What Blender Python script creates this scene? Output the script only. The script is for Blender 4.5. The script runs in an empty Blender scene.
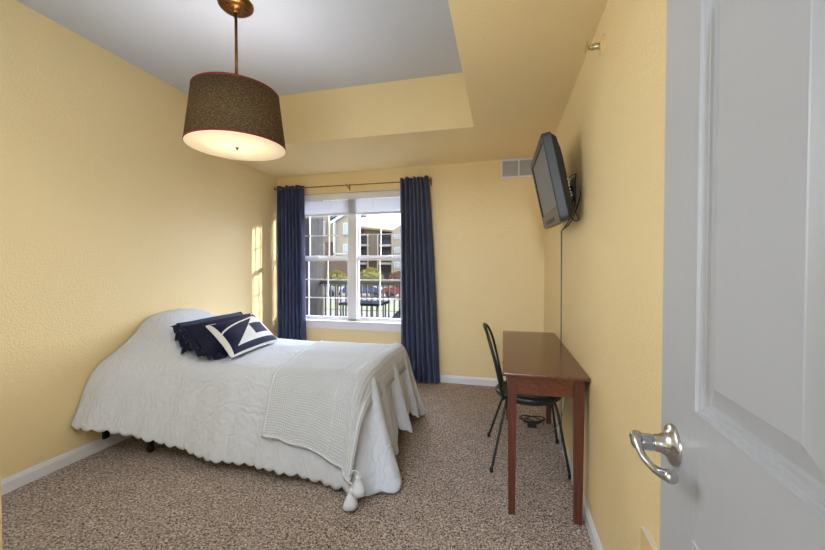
import bpy, bmesh, math, random
from mathutils import Vector, Matrix, noise
PI = math.pi
random.seed(4)
SC = bpy.context.scene
COL = SC.collection
WPOS = {}

# ------------------------------------------------------------------ materials
def lin(c):
    c = c / 255.0
    return c / 12.92 if c <= .04045 else ((c + .055) / 1.055) ** 2.4

def rgb(r, g, b):
    return (lin(r), lin(g), lin(b), 1)

def new_mat(name):
    m = bpy.data.materials.new(name)
    m.use_nodes = True
    nt = m.node_tree
    return m, nt, nt.nodes['Principled BSDF']

def N(nt, kind, **kw):
    n = nt.nodes.new(kind)
    for k, v in kw.items():
        if k in n.inputs:
            n.inputs[k].default_value = v
        else:
            setattr(n, k, v)
    return n

def coords(nt, scale=(1, 1, 1), uv=False, rot=(0, 0, 0)):
    tc = N(nt, 'ShaderNodeTexCoord')
    mp = N(nt, 'ShaderNodeMapping')
    mp.inputs['Scale'].default_value = scale
    mp.inputs['Rotation'].default_value = rot
    nt.links.new(tc.outputs['UV' if uv else 'Object'], mp.inputs['Vector'])
    return mp.outputs['Vector']

def ramp(nt, fac, stops):
    r = N(nt, 'ShaderNodeValToRGB')
    el = r.color_ramp.elements
    while len(el) > 1:
        el.remove(el[-1])
    el[0].position, el[0].color = stops[0]
    for p, c in stops[1:]:
        e = el.new(p); e.color = c
    nt.links.new(fac, r.inputs['Fac'])
    return r.outputs['Color']

def bump(nt, b, height, strength, dist):
    n = N(nt, 'ShaderNodeBump')
    n.inputs['Strength'].default_value = strength
    n.inputs['Distance'].default_value = dist
    nt.links.new(height, n.inputs['Height'])
    nt.links.new(n.outputs['Normal'], b.inputs['Normal'])
    return n

def mat(name, col, rough=.6, metal=0, var=.05, vscale=12, bstr=0, bscale=60, bdist=.003, spec=.5, coat=0):
    m, nt, b = new_mat(name)
    v = coords(nt)
    n = N(nt, 'ShaderNodeTexNoise'); n.inputs['Scale'].default_value = vscale
    n.inputs['Detail'].default_value = 4
    nt.links.new(v, n.inputs['Vector'])
    c0 = tuple(max(0, x * (1 - var)) for x in col[:3]) + (1,)
    c1 = tuple(min(1, x * (1 + var)) for x in col[:3]) + (1,)
    nt.links.new(ramp(nt, n.outputs['Fac'], [(.3, c0), (.7, c1)]), b.inputs['Base Color'])
    b.inputs['Roughness'].default_value = rough
    b.inputs['Metallic'].default_value = metal
    b.inputs['Specular IOR Level'].default_value = spec
    if coat:
        b.inputs['Coat Weight'].default_value = coat
        b.inputs['Coat Roughness'].default_value = .15
    if bstr:
        n2 = N(nt, 'ShaderNodeTexNoise'); n2.inputs['Scale'].default_value = bscale
        n2.inputs['Detail'].default_value = 3
        nt.links.new(v, n2.inputs['Vector'])
        bump(nt, b, n2.outputs['Fac'], bstr, bdist)
    return m

def wall_material(name, col, rough, strength=.8):
    m, nt, b = new_mat(name)
    v = coords(nt)
    n = N(nt, 'ShaderNodeTexNoise'); n.inputs['Scale'].default_value = 1.3
    nt.links.new(v, n.inputs['Vector'])
    c0 = tuple(x * .975 for x in col[:3]) + (1,)
    nt.links.new(ramp(nt, n.outputs['Fac'], [(.35, c0), (.65, col)]), b.inputs['Base Color'])
    b.inputs['Roughness'].default_value = rough
    a = N(nt, 'ShaderNodeTexNoise'); a.inputs['Scale'].default_value = 85; a.inputs['Detail'].default_value = 2
    a.inputs['Distortion'].default_value = .6
    nt.links.new(v, a.inputs['Vector'])
    r = ramp(nt, a.outputs['Fac'], [(.42, (0, 0, 0, 1)), (.58, (1, 1, 1, 1))])
    bump(nt, b, r, strength, .0016)
    return m

M = {}
def ex(r, g, b, k=.4):
    c = rgb(r, g, b)
    return (c[0] * k, c[1] * k, c[2] * k, 1)
M['wall'] = wall_material('yellow_wall_paint', rgb(238, 217, 168), .42)
M['wall_ceiling'] = wall_material('yellow_ceiling_paint', rgb(238, 217, 168), .6, .3)
M['ceiling'] = wall_material('grey_ceiling_paint', rgb(196, 202, 214), .8, .25)
M['hall'] = mat('hall_paint', rgb(214, 204, 180), .7)
M['trim'] = mat('white_trim_paint', rgb(222, 223, 230), .35, var=.01)
M['vinyl'] = mat('white_vinyl', rgb(226, 228, 236), .4, var=.01)
M['wood_floor'] = mat('hall_floor', rgb(140, 120, 100), .6)

def carpet_mat():
    m, nt, b = new_mat('brown_carpet')
    v = coords(nt)
    n1 = N(nt, 'ShaderNodeTexNoise'); n1.inputs['Scale'].default_value = 100; n1.inputs['Detail'].default_value = 5
    n1.inputs['Roughness'].default_value = .75; n1.inputs['Distortion'].default_value = .8
    n2 = N(nt, 'ShaderNodeTexNoise'); n2.inputs['Scale'].default_value = 9; n2.inputs['Detail'].default_value = 3
    for n in (n1, n2):
        nt.links.new(v, n.inputs['Vector'])
    c = ramp(nt, n1.outputs['Fac'], [(.40, rgb(88, 70, 62)), (.46, rgb(156, 136, 126)), (.52, rgb(220, 200, 192)), (.59, rgb(255, 248, 242))])
    c2 = ramp(nt, n2.outputs['Fac'], [(.3, (.86, .86, .86, 1)), (.7, (1, 1, 1, 1))])
    mx = N(nt, 'ShaderNodeMix', data_type='RGBA', blend_type='MULTIPLY')
    mx.inputs[0].default_value = 1
    nt.links.new(c, mx.inputs[6]); nt.links.new(c2, mx.inputs[7])
    nt.links.new(mx.outputs[2], b.inputs['Base Color'])
    b.inputs['Roughness'].default_value = 1
    b.inputs['Specular IOR Level'].default_value = .05
    bump(nt, b, n1.outputs['Fac'], 1, .02)
    return m
M['carpet'] = carpet_mat()

def door_mat():
    m, nt, b = new_mat('white_grained_door')
    v = coords(nt, (9, 9, .9))
    w = N(nt, 'ShaderNodeTexWave', wave_type='BANDS', bands_direction='Y')
    w.inputs['Scale'].default_value = 1.1; w.inputs['Distortion'].default_value = 9
    w.inputs['Detail'].default_value = 2; w.inputs['Detail Scale'].default_value = 1.4
    nt.links.new(v, w.inputs['Vector'])
    v2 = coords(nt, (60, 260, 9))
    n = N(nt, 'ShaderNodeTexNoise'); n.inputs['Scale'].default_value = 1; n.inputs['Detail'].default_value = 3
    nt.links.new(v2, n.inputs['Vector'])
    a = N(nt, 'ShaderNodeMath', operation='ADD')
    nt.links.new(w.outputs['Fac'], a.inputs[0]); m3 = N(nt, 'ShaderNodeMath', operation='MULTIPLY'); m3.inputs[1].default_value = .35
    nt.links.new(n.outputs['Fac'], m3.inputs[0]); nt.links.new(m3.outputs[0], a.inputs[1])
    b.inputs['Base Color'].default_value = rgb(172, 175, 182)
    b.inputs['Roughness'].default_value = .36
    bump(nt, b, a.outputs[0], .16, .0010)
    return m
M['door'] = door_mat()

def wood_mat():
    m, nt, b = new_mat('dark_cherry_wood')
    v = coords(nt, (30, 2.2, 30))
    n = N(nt, 'ShaderNodeTexNoise'); n.inputs['Scale'].default_value = 3; n.inputs['Detail'].default_value = 5
    n.inputs['Distortion'].default_value = .5
    nt.links.new(v, n.inputs['Vector'])
    c = ramp(nt, n.outputs['Fac'], [(.3, rgb(78, 44, 30)), (.55, rgb(102, 58, 40)), (.75, rgb(118, 72, 50))])
    nt.links.new(c, b.inputs['Base Color'])
    b.inputs['Roughness'].default_value = .22
    bump(nt, b, n.outputs['Fac'], .06, .001)
    return m
M['wood'] = wood_mat()
def leg_wood():
    m, nt, b = new_mat('dark_cherry_leg_wood')
    v = coords(nt, (30, 30, 2.2))
    n = N(nt, 'ShaderNodeTexNoise'); n.inputs['Scale'].default_value = 3; n.inputs['Detail'].default_value = 5
    nt.links.new(v, n.inputs['Vector'])
    c = ramp(nt, n.outputs['Fac'], [(.3, rgb(72, 36, 25)), (.55, rgb(92, 46, 32)), (.75, rgb(106, 56, 40))])
    nt.links.new(c, b.inputs['Base Color'])
    b.inputs['Roughness'].default_value = .4
    return m
M['wood_leg'] = leg_wood()

def weave(name, c0, c1, scale, rough=.9, strength=.5, dist=.004, uv=True):
    m, nt, b = new_mat(name)
    v = coords(nt, (scale, scale, scale), uv=uv)
    ws = []
    for d in ('X', 'Y'):
        w = N(nt, 'ShaderNodeTexWave', wave_type='BANDS', bands_direction=d)
        w.inputs['Scale'].default_value = 1; w.inputs['Distortion'].default_value = .6
        nt.links.new(v, w.inputs['Vector']); ws.append(w)
    a = N(nt, 'ShaderNodeMath', operation='MULTIPLY')
    nt.links.new(ws[0].outputs['Fac'], a.inputs[0]); nt.links.new(ws[1].outputs['Fac'], a.inputs[1])
    nt.links.new(ramp(nt, a.outputs[0], [(0, c0), (.6, c1)]), b.inputs['Base Color'])
    b.inputs['Roughness'].default_value = rough
    b.inputs['Sheen Weight'].default_value = .2
    b.inputs['Specular IOR Level'].default_value = .2
    bump(nt, b, a.outputs[0], strength, dist)
    return m
M['throw'] = weave('white_knit', rgb(202, 210, 224), rgb(224, 232, 248), 21, strength=.8, dist=.007)

def spread_mat():
    m, nt, b = new_mat('white_quilted_cotton')
    v = coords(nt, (1, 1, 1))
    n0 = N(nt, 'ShaderNodeTexNoise'); n0.inputs['Scale'].default_value = 5; n0.inputs['Detail'].default_value = 3
    w = N(nt, 'ShaderNodeTexWave', wave_type='RINGS', rings_direction='SPHERICAL')
    w.inputs['Scale'].default_value = 9; w.inputs['Distortion'].default_value = 14
    w.inputs['Detail'].default_value = 2; w.inputs['Detail Scale'].default_value = .9
    n2 = N(nt, 'ShaderNodeTexNoise'); n2.inputs['Scale'].default_value = 34; n2.inputs['Detail'].default_value = 4
    for n in (n0, w, n2):
        nt.links.new(v, n.inputs['Vector'])
    a = N(nt, 'ShaderNodeMath', operation='ADD'); a2 = N(nt, 'ShaderNodeMath', operation='ADD')
    nt.links.new(w.outputs['Fac'], a.inputs[0]); nt.links.new(n2.outputs['Fac'], a.inputs[1])
    nt.links.new(a.outputs[0], a2.inputs[0]); nt.links.new(n0.outputs['Fac'], a2.inputs[1])
    b.inputs['Base Color'].default_value = rgb(206, 214, 231)
    b.inputs['Roughness'].default_value = .9
    b.inputs['Specular IOR Level'].default_value = .2
    bump(nt, b, a2.outputs[0], .42, .006)
    return m
M['spread'] = spread_mat()

def curtain_mat():
    m, nt, b = new_mat('navy_curtain_fabric')
    v = coords(nt, (1, 1, 1), uv=True)
    w = N(nt, 'ShaderNodeTexNoise'); w.inputs['Scale'].default_value = 1; w.inputs['Detail'].default_value = 3
    mp = coords(nt, (90, 4, 1), uv=True)
    nt.links.new(mp, w.inputs['Vector'])
    c = ramp(nt, w.outputs['Fac'], [(.35, rgb(20, 30, 62)), (.6, rgb(34, 50, 98)), (.74, rgb(80, 100, 148))])  # palest stop paints sheen highlights into the cloth colour
    nt.links.new(c, b.inputs['Base Color'])
    b.inputs['Roughness'].default_value = .55
    b.inputs['Sheen Weight'].default_value = .3
    bump(nt, b, w.outputs['Fac'], .3, .003)
    return m
M['curtain'] = curtain_mat()
M['navy'] = mat('navy_velvet', rgb(14, 17, 60), .8, var=.25, vscale=9, bstr=.3, bscale=200, spec=.25)
M['dark_navy'] = mat('dark_navy_linen', rgb(30, 34, 58), .85, var=.2, vscale=20, bstr=.5, bscale=180, spec=.2)
M['slate'] = mat('slate_blue_linen', rgb(56, 74, 112), .85, var=.2, vscale=20, bstr=.5, bscale=180, spec=.2)
M['cream'] = mat('cream_knit', rgb(226, 228, 234), .9, var=.05, bstr=.5, bscale=160, spec=.2)
M['tassel'] = mat('white_cotton', rgb(220, 228, 244), .95, var=.04, bstr=.5, bscale=220, spec=.1)
M['brass'] = mat('antique_brass', rgb(116, 80, 42), .38, 1, var=.25, vscale=25)
M['nickel'] = mat('satin_nickel', rgb(186, 186, 188), .24, 1, var=.05, vscale=40)
M['black_metal'] = mat('black_iron', rgb(40, 44, 42), .42, .4, var=.15)
M['black_seat'] = mat('black_vinyl', rgb(30, 36, 33), .4, var=.15, bstr=.2)
M['tv_plastic'] = mat('charcoal_plastic', rgb(50, 58, 64), .35, var=.05)
M['tv_black'] = mat('black_plastic', rgb(22, 23, 26), .5, var=.1)
M['cable'] = mat('black_cable', rgb(24, 24, 26), .5)
M['cable_grey'] = mat('grey_cable', rgb(110, 110, 112), .5)
M['port'] = mat('port_metal', rgb(200, 190, 150), .3, .8)
M['screen'] = mat('tv_screen', rgb(104, 112, 126), .45, var=.02, spec=.8)
M['vent'] = mat('vent_enamel', rgb(224, 226, 234), .4, var=.02)
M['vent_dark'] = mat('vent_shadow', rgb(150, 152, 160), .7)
M['red'] = mat('red_ribbon', rgb(120, 24, 18), .6, var=.05)
M['plate'] = mat('painted_plate', rgb(222, 196, 142), .4, var=.02)
M['gold_rod'] = mat('dull_bronze_rod', rgb(150, 120, 76), .4, .7)

def shade_mat():
    m, nt, b = new_mat('brown_linen_shade')
    v = coords(nt, (90, 90, 420))
    n = N(nt, 'ShaderNodeTexNoise'); n.inputs['Scale'].default_value = 1; n.inputs['Detail'].default_value = 3
    nt.links.new(v, n.inputs['Vector'])
    c = ramp(nt, n.outputs['Fac'], [(.3, rgb(56, 47, 32)), (.5, rgb(80, 67, 44)), (.72, rgb(124, 104, 66))])
    nt.links.new(c, b.inputs['Base Color'])
    b.inputs['Roughness'].default_value = .9
    t = N(nt, 'ShaderNodeBsdfTranslucent')
    c2 = ramp(nt, n.outputs['Fac'], [(.36, rgb(70, 52, 30)), (.6, rgb(150, 116, 66)), (.75, rgb(220, 180, 110))])
    nt.links.new(c2, t.inputs['Color'])
    mx = N(nt, 'ShaderNodeMixShader'); mx.inputs[0].default_value = .34
    nt.links.new(b.outputs[0], mx.inputs[1]); nt.links.new(t.outputs[0], mx.inputs[2])
    nt.links.new(mx.outputs[0], nt.nodes['Material Output'].inputs['Surface'])
    return m
M['shade'] = shade_mat()

def diffuser_mat():
    m, nt, b = new_mat('lit_white_diffuser')
    b.inputs['Base Color'].default_value = rgb(240, 232, 212)
    b.inputs['Emission Color'].default_value = (1, .88, .66, 1); b.inputs['Emission Strength'].default_value = .75
    b.inputs['Roughness'].default_value = .5
    t = N(nt, 'ShaderNodeBsdfTranslucent'); t.inputs['Color'].default_value = rgb(255, 238, 205)
    mx = N(nt, 'ShaderNodeMixShader'); mx.inputs[0].default_value = .6
    nt.links.new(b.outputs[0], mx.inputs[1]); nt.links.new(t.outputs[0], mx.inputs[2])
    nt.links.new(mx.outputs[0], nt.nodes['Material Output'].inputs['Surface'])
    return m
M['diffuser'] = diffuser_mat()

def emit(name, col, s):
    m, nt, b = new_mat(name)
    b.inputs['Base Color'].default_value = col
    b.inputs['Emission Color'].default_value = col
    b.inputs['Emission Strength'].default_value = s
    return m

def glass_mat():
    m, nt, b = new_mat('window_glass')
    nt.nodes.remove(b)
    t = N(nt, 'ShaderNodeBsdfTransparent'); g = N(nt, 'ShaderNodeBsdfGlossy')
    g.inputs['Roughness'].default_value = .02
    mx = N(nt, 'ShaderNodeMixShader'); mx.inputs[0].default_value = .03
    nt.links.new(t.outputs[0], mx.inputs[1]); nt.links.new(g.outputs[0], mx.inputs[2])
    nt.links.new(mx.outputs[0], nt.nodes['Material Output'].inputs['Surface'])
    return m
M['glass'] = glass_mat()

def brick_mat(name, c1, c2, c3, scale, stone=False):
    m, nt, b = new_mat(name)
    v = coords(nt, (scale, scale, scale), rot=(PI / 2, 0, 0))
    if stone:
        n = N(nt, 'ShaderNodeTexVoronoi'); n.inputs['Scale'].default_value = 1
        nt.links.new(v, n.inputs['Vector'])
        c = ramp(nt, n.outputs['Color'], [(.1, c1), (.5, c2), (.9, c3)])
    else:
        n = N(nt, 'ShaderNodeTexBrick'); n.inputs['Scale'].default_value = 1
        n.inputs['Color1'].default_value = c1; n.inputs['Color2'].default_value = c2; n.inputs['Mortar'].default_value = c3
        nt.links.new(v, n.inputs['Vector'])
        c = n.outputs['Color']
    nt.links.new(c, b.inputs['Base Color'])
    b.inputs['Roughness'].default_value = .9
    return m
M['stone'] = brick_mat('rough_grey_stone', ex(24, 24, 28, .14), ex(60, 54, 52, .14), ex(104, 86, 74, .14), 9, True)
M['brick'] = brick_mat('brown_brick', ex(112, 84, 68), ex(132, 104, 86), ex(140, 126, 110), 3)
M['siding'] = mat('tan_siding', ex(142, 128, 110, .7), .9, var=.04, vscale=2)
M['siding_light'] = mat('pale_tan_siding', ex(160, 150, 132, .7), .9, var=.04, vscale=2)
M['ext_white'] = mat('exterior_white_paint', ex(196, 196, 192, .7), .8, var=.02)
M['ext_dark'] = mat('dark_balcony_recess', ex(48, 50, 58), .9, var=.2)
M['ext_rail'] = mat('dark_blue_railing', ex(50, 60, 84), .7)
M['ext_glass'] = mat('pale_blue_pane', ex(150, 160, 162, .7), .15, var=.2, vscale=1.5)
M['roof'] = mat('slate_blue_roof', ex(70, 84, 120), .8, var=.1)
M['eave'] = mat('yellow_eave', ex(170, 150, 90), .8)
M['rail'] = mat('dark_iron_rail', ex(14, 15, 20), .6)
M['asphalt'] = mat('pale_parking_lot', ex(150, 138, 128, .22), .95, var=.1, vscale=.5)
M['grass'] = mat('lawn_grass', ex(110, 120, 50), .95, var=.3, vscale=6)
M['patio'] = mat('patio_concrete', ex(60, 52, 50), .95, var=.15, vscale=5)
M['table_blue'] = mat('blue_painted_metal', ex(40, 52, 86, .14), 1, spec=.02)
M['shrub'] = mat('yellow_green_leaves', ex(140, 134, 62), .9, var=.35, vscale=9)
M['shrub_red'] = mat('russet_leaves', ex(132, 96, 70), .9, var=.35, vscale=9)
M['car_blue'] = mat('blue_car_paint', ex(70, 92, 150), .25, .2)
M['car_red'] = mat('red_car_paint', ex(160, 34, 52), .3, .1)
M['car_white'] = mat('white_car_paint', ex(170, 176, 184), .3)
M['car_glass'] = mat('car_glass', rgb(30, 36, 44), .1)
M['tyre'] = mat('black_tyre', rgb(22, 22, 22), .9)
M['bulb'] = emit('lit_bulb', rgb(255, 226, 170), 6)
M['hall_fill_glow'] = emit('hall_fill_glass', rgb(255, 244, 225), 3)  # glow of the added hall fill lamp

# ------------------------------------------------------------------ mesh helpers
def box(bm, x0, x1, y0, y1, z0, z1, mi=0, bev=0):
    xs, ys, zs = sorted((x0, x1)), sorted((y0, y1)), sorted((z0, z1))
    b2 = bmesh.new()
    vs = [b2.verts.new((x, y, z)) for z in zs for y in ys for x in xs]
    for f in ((0, 2, 3, 1), (4, 5, 7, 6), (0, 1, 5, 4), (2, 6, 7, 3), (0, 4, 6, 2), (1, 3, 7, 5)):
        b2.faces.new([vs[i] for i in f])
    if bev:
        bmesh.ops.bevel(b2, geom=b2.edges[:], offset=bev, segments=2, affect='EDGES', profile=.6)
    join(bm, b2, mi)

def join(bm, b2, mi=None):
    mp = {}
    for v in b2.verts:
        mp[v] = bm.verts.new(v.co)
    for f in b2.faces:
        try:
            g = bm.faces.new([mp[v] for v in f.verts])
            g.material_index = f.material_index if mi is None else mi
            g.smooth = f.smooth
        except ValueError:
            pass
    b2.free()

def rot_about(bm_verts, centre, axis, ang):
    R = Matrix.Rotation(ang, 3, axis)
    c = Vector(centre)
    for v in bm_verts:
        v.co = c + R @ (v.co - c)

def tube(bm, pts, r, seg=10, cyclic=False, mi=0, caps=True):
    pts = [Vector(p) for p in pts]
    n = len(pts)
    rs = r if isinstance(r, (list, tuple)) else [r] * n
    tang = []
    for i in range(n):
        if cyclic:
            t = pts[(i + 1) % n] - pts[(i - 1) % n]
        else:
            t = pts[min(i + 1, n - 1)] - pts[max(i - 1, 0)]
        tang.append(t.normalized())
    t0 = tang[0]
    nrm = t0.orthogonal().normalized()
    rings = []
    for i in range(n):
        if i:
            q = tang[i - 1].rotation_difference(tang[i])
            nrm = (q @ nrm).normalized()
        bn = tang[i].cross(nrm).normalized()
        rings.append([bm.verts.new(pts[i] + rs[i] * (math.cos(a) * nrm + math.sin(a) * bn))
                      for a in [2 * PI * k / seg for k in range(seg)]])
    m = n if cyclic else n - 1
    for i in range(m):
        a, b = rings[i], rings[(i + 1) % n]
        for k in range(seg):
            f = bm.faces.new((a[k], a[(k + 1) % seg], b[(k + 1) % seg], b[k]))
            f.smooth = True; f.material_index = mi
    if caps and not cyclic:
        for rg in (rings[0][::-1], rings[-1]):
            f = bm.faces.new(rg); f.material_index = mi

def catmull(P, n=8):
    P = [Vector(p) for p in P]
    out = []
    for i in range(len(P) - 1):
        p0, p1, p2, p3 = P[max(i - 1, 0)], P[i], P[i + 1], P[min(i + 2, len(P) - 1)]
        for k in range(n):
            t = k / n
            out.append(.5 * ((2 * p1) + (p2 - p0) * t + (2 * p0 - 5 * p1 + 4 * p2 - p3) * t * t + (3 * p1 - p0 - 3 * p2 + p3) * t ** 3))
    out.append(P[-1])
    return out

def lathe(bm, prof, c, seg=48, axis='Z', mi=0, close=False):
    rings = []
    for r, h in prof:
        rg = []
        for k in range(seg):
            a = 2 * PI * k / seg
            u, w = r * math.cos(a), r * math.sin(a)
            p = {'Z': (u, w, h), 'X': (h, u, w), 'Y': (u, h, w)}[axis]
            rg.append(bm.verts.new(Vector(c) + Vector(p)))
        rings.append(rg)
    for a, b in zip(rings, rings[1:]):
        for k in range(seg):
            f = bm.faces.new((a[k], a[(k + 1) % seg], b[(k + 1) % seg], b[k])); f.smooth = True; f.material_index = mi
    if close:
        f = bm.faces.new(rings[0][::-1]); f.material_index = mi
        f = bm.faces.new(rings[-1]); f.material_index = mi

def prism(bm, poly, axis, a0, a1, mi=0, bev=0):
    """poly: 2D points; extruded along axis from a0 to a1."""
    def P(u, w, a):
        return {'X': (a, u, w), 'Y': (u, a, w), 'Z': (u, w, a)}[axis]
    b2 = bmesh.new()
    A = [b2.verts.new(P(u, w, a0)) for u, w in poly]
    B = [b2.verts.new(P(u, w, a1)) for u, w in poly]
    n = len(poly)
    b2.faces.new(A[::-1]); b2.faces.new(B)
    for i in range(n):
        b2.faces.new((A[i], A[(i + 1) % n], B[(i + 1) % n], B[i]))
    if bev:
        bmesh.ops.bevel(b2, geom=b2.edges[:], offset=bev, segments=2, affect='EDGES')
    bmesh.ops.recalc_face_normals(b2, faces=b2.faces[:])
    join(bm, b2, mi)

def grid(bm, f, nu, nv, uvf=None, mi=0, smooth=True, mif=None):
    vs = [[bm.verts.new(f(i / nu, j / nv)) for j in range(nv + 1)] for i in range(nu + 1)]
    uvl = bm.loops.layers.uv.verify() if uvf else None
    for i in range(nu):
        for j in range(nv):
            q = ((i, j), (i + 1, j), (i + 1, j + 1), (i, j + 1))
            try:
                fc = bm.faces.new([vs[a][b] for a, b in q])
            except ValueError:
                continue
            fc.smooth = smooth
            fc.material_index = mif((i + .5) / nu, (j + .5) / nv) if mif else mi
            if uvf:
                for lp, (a, b) in zip(fc.loops, q):
                    lp[uvl].uv = uvf(a / nu, b / nv)
    return vs

def make(name, bm, mats, parent=None, origin=None, smooth=None):
    if not isinstance(mats, (list, tuple)):
        mats = [mats]
    if parent is not None:
        org = WPOS[parent.name]
    else:
        if origin is None:
            xs = [v.co.x for v in bm.verts]; ys = [v.co.y for v in bm.verts]; zs = [v.co.z for v in bm.verts]
            origin = ((min(xs) + max(xs)) / 2, (min(ys) + max(ys)) / 2, min(zs))
        org = Vector(origin)
    # a child keeps its geometry relative to its parent's origin
    for v in bm.verts:
        v.co -= org
    if smooth is not None:
        for f in bm.faces:
            f.smooth = smooth
    me = bpy.data.meshes.new(name)
    bm.to_mesh(me); bm.free()
    for m in mats:
        me.materials.append(m)
    o = bpy.data.objects.new(name, me)
    COL.objects.link(o)
    if parent is not None:
        o.parent = parent
    else:
        o.location = org
    WPOS[o.name] = Vector(org)
    return o

def tag(o, label, cat, group=None, kind=None):
    o['label'] = label; o['category'] = cat
    if group: o['group'] = group
    if kind: o['kind'] = kind
    return o

def thing(name, loc, label, cat, group=None):
    o = bpy.data.objects.new(name, None)
    o.empty_display_size = .1
    COL.objects.link(o)
    o.location = loc
    WPOS[o.name] = Vector(loc)
    return tag(o, label, cat, group)

def struct(name, bm, mats, origin=(0, 0, 0)):
    o = make(name, bm, mats, None, origin)
    o['kind'] = 'structure'
    return o

def solid(o, t, offset=0):
    md = o.modifiers.new('solid', 'SOLIDIFY'); md.thickness = t; md.offset = offset
    return o

def NB():
    return bmesh.new()

def sm(a, b, x):
    t = max(0, min(1, (x - a) / (b - a)))
    return t * t * (3 - 2 * t)

# ------------------------------------------------------------------ room shell
XL, XR, D = -2.80, .427, 4.113
H1, H2 = 2.44, 2.886
SX, SY = -.232, 2.99          # soffit edges (right strip, back strip)
YF = .09                      # room side of the front wall at the hinge
WX0, WX1, WZ0, WZ1 = -2.72, -.86, .655, 2.22

bm = NB(); box(bm, XL - .1, XR + .1, -1.6, D + .2, -.1, 0); struct('floor', bm, M['carpet'])
bm = NB(); box(bm, XL - .12, XL, -6.1, D + .2, 0, H2 + .1); struct('wall_left', bm, M['wall'])
bm = NB(); box(bm, XR, XR + .12, -.03, D + .2, 0, H2 + .1); struct('wall_right', bm, M['wall'])
bm = NB()
box(bm, XL, WX0, D, D + .16, 0, H2 + .1); box(bm, WX1, XR, D, D + .16, 0, H2 + .1)
box(bm, WX0, WX1, D, D + .16, 0, WZ0); box(bm, WX0, WX1, D, D + .16, WZ1, H2 + .1)
struct('wall_back', bm, M['wall'])
# front wall with the doorway the camera looks in from
bm = NB()
box(bm, XL, -.503, .03, .260, 0, H2 + .1)
box(bm, .285, XR, -.03, YF, 0, H2 + .1)
box(bm, -.50, .285, -.03, YF, 2.06, H2 + .1)
struct('wall_front', bm, M['wall'])
# ceiling: grey tray, yellow soffit at the back and right, yellow tray faces
bm = NB()
box(bm, XL, SX, .0, SY, H2, H2 + .1, 0)
b2 = NB()
zl, zr_ = 2.455, 2.490
vs_ = [b2.verts.new(p) for p in ((XL, SY, H1), (XR, SY, H1), (XR, D, zr_), (XL, D, zl), (XL, SY + .006, H1 + .07), (XR, SY + .006, H1 + .07), (XR, D, H1 + .07), (XL, D, H1 + .07))]
for q in ((0, 1, 2, 3), (4, 7, 6, 5), (0, 4, 5, 1), (2, 6, 7, 3), (0, 3, 7, 4), (1, 5, 6, 2)):
    b2.faces.new([vs_[i] for i in q])
join(bm, b2, 1)
box(bm, SX, XR, -.03, SY, H1, H1 + .02, 1)
box(bm, XL, SX, SY, SY + .02, H1 + .001, H2 + .05, 1)
box(bm, SX, SX + .02, .0, SY - .0005, H1 + .0195, H2 + .05, 1)
struct('ceiling', bm, [M['ceiling'], M['wall_ceiling']])
# wide hall and landing behind the camera
bm = NB()
box(bm, XL - .1, XR + 2.1, -6.1, -6, 0, 2.5)
box(bm, XR + 2, XR + 2.1, -6, -.03, 0, 2.5)
box(bm, XR, XR + 2.0, -.03, .07, 0, 2.5)
struct('wall_hall', bm, M['hall'])
bm = NB(); box(bm, XL - .1, XR + 2.1, -6.1, .02, 2.5, 2.6); struct('ceiling_hall', bm, M['ceiling'])
bm = NB(); box(bm, XR + .1, XR + 2.1, -6, 0, -.1, 0); box(bm, XL - .1, XR + .1, -6, -1.6, -.1, 0); struct('floor_hall', bm, M['wood_floor'])

def base_profile(h=.085, t=.014):
    return [(0, 0), (t, 0), (t, h * .72), (t * .75, h * .80), (t * .55, h * .92), (t * .3, h), (0, h)]
bm = NB(); prism(bm, [(XL + u, w) for u, w in base_profile()], 'Y', .262, D); struct('baseboard_left', bm, M['trim'])
bm = NB(); prism(bm, [(XR - u, w) for u, w in base_profile()], 'Y', YF, D); struct('baseboard_right', bm, M['trim'])
bm = NB(); prism(bm, [(D - u, w) for u, w in base_profile()], 'X', XL + .014, XR - .014); struct('baseboard_back', bm, M['trim'])

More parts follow.
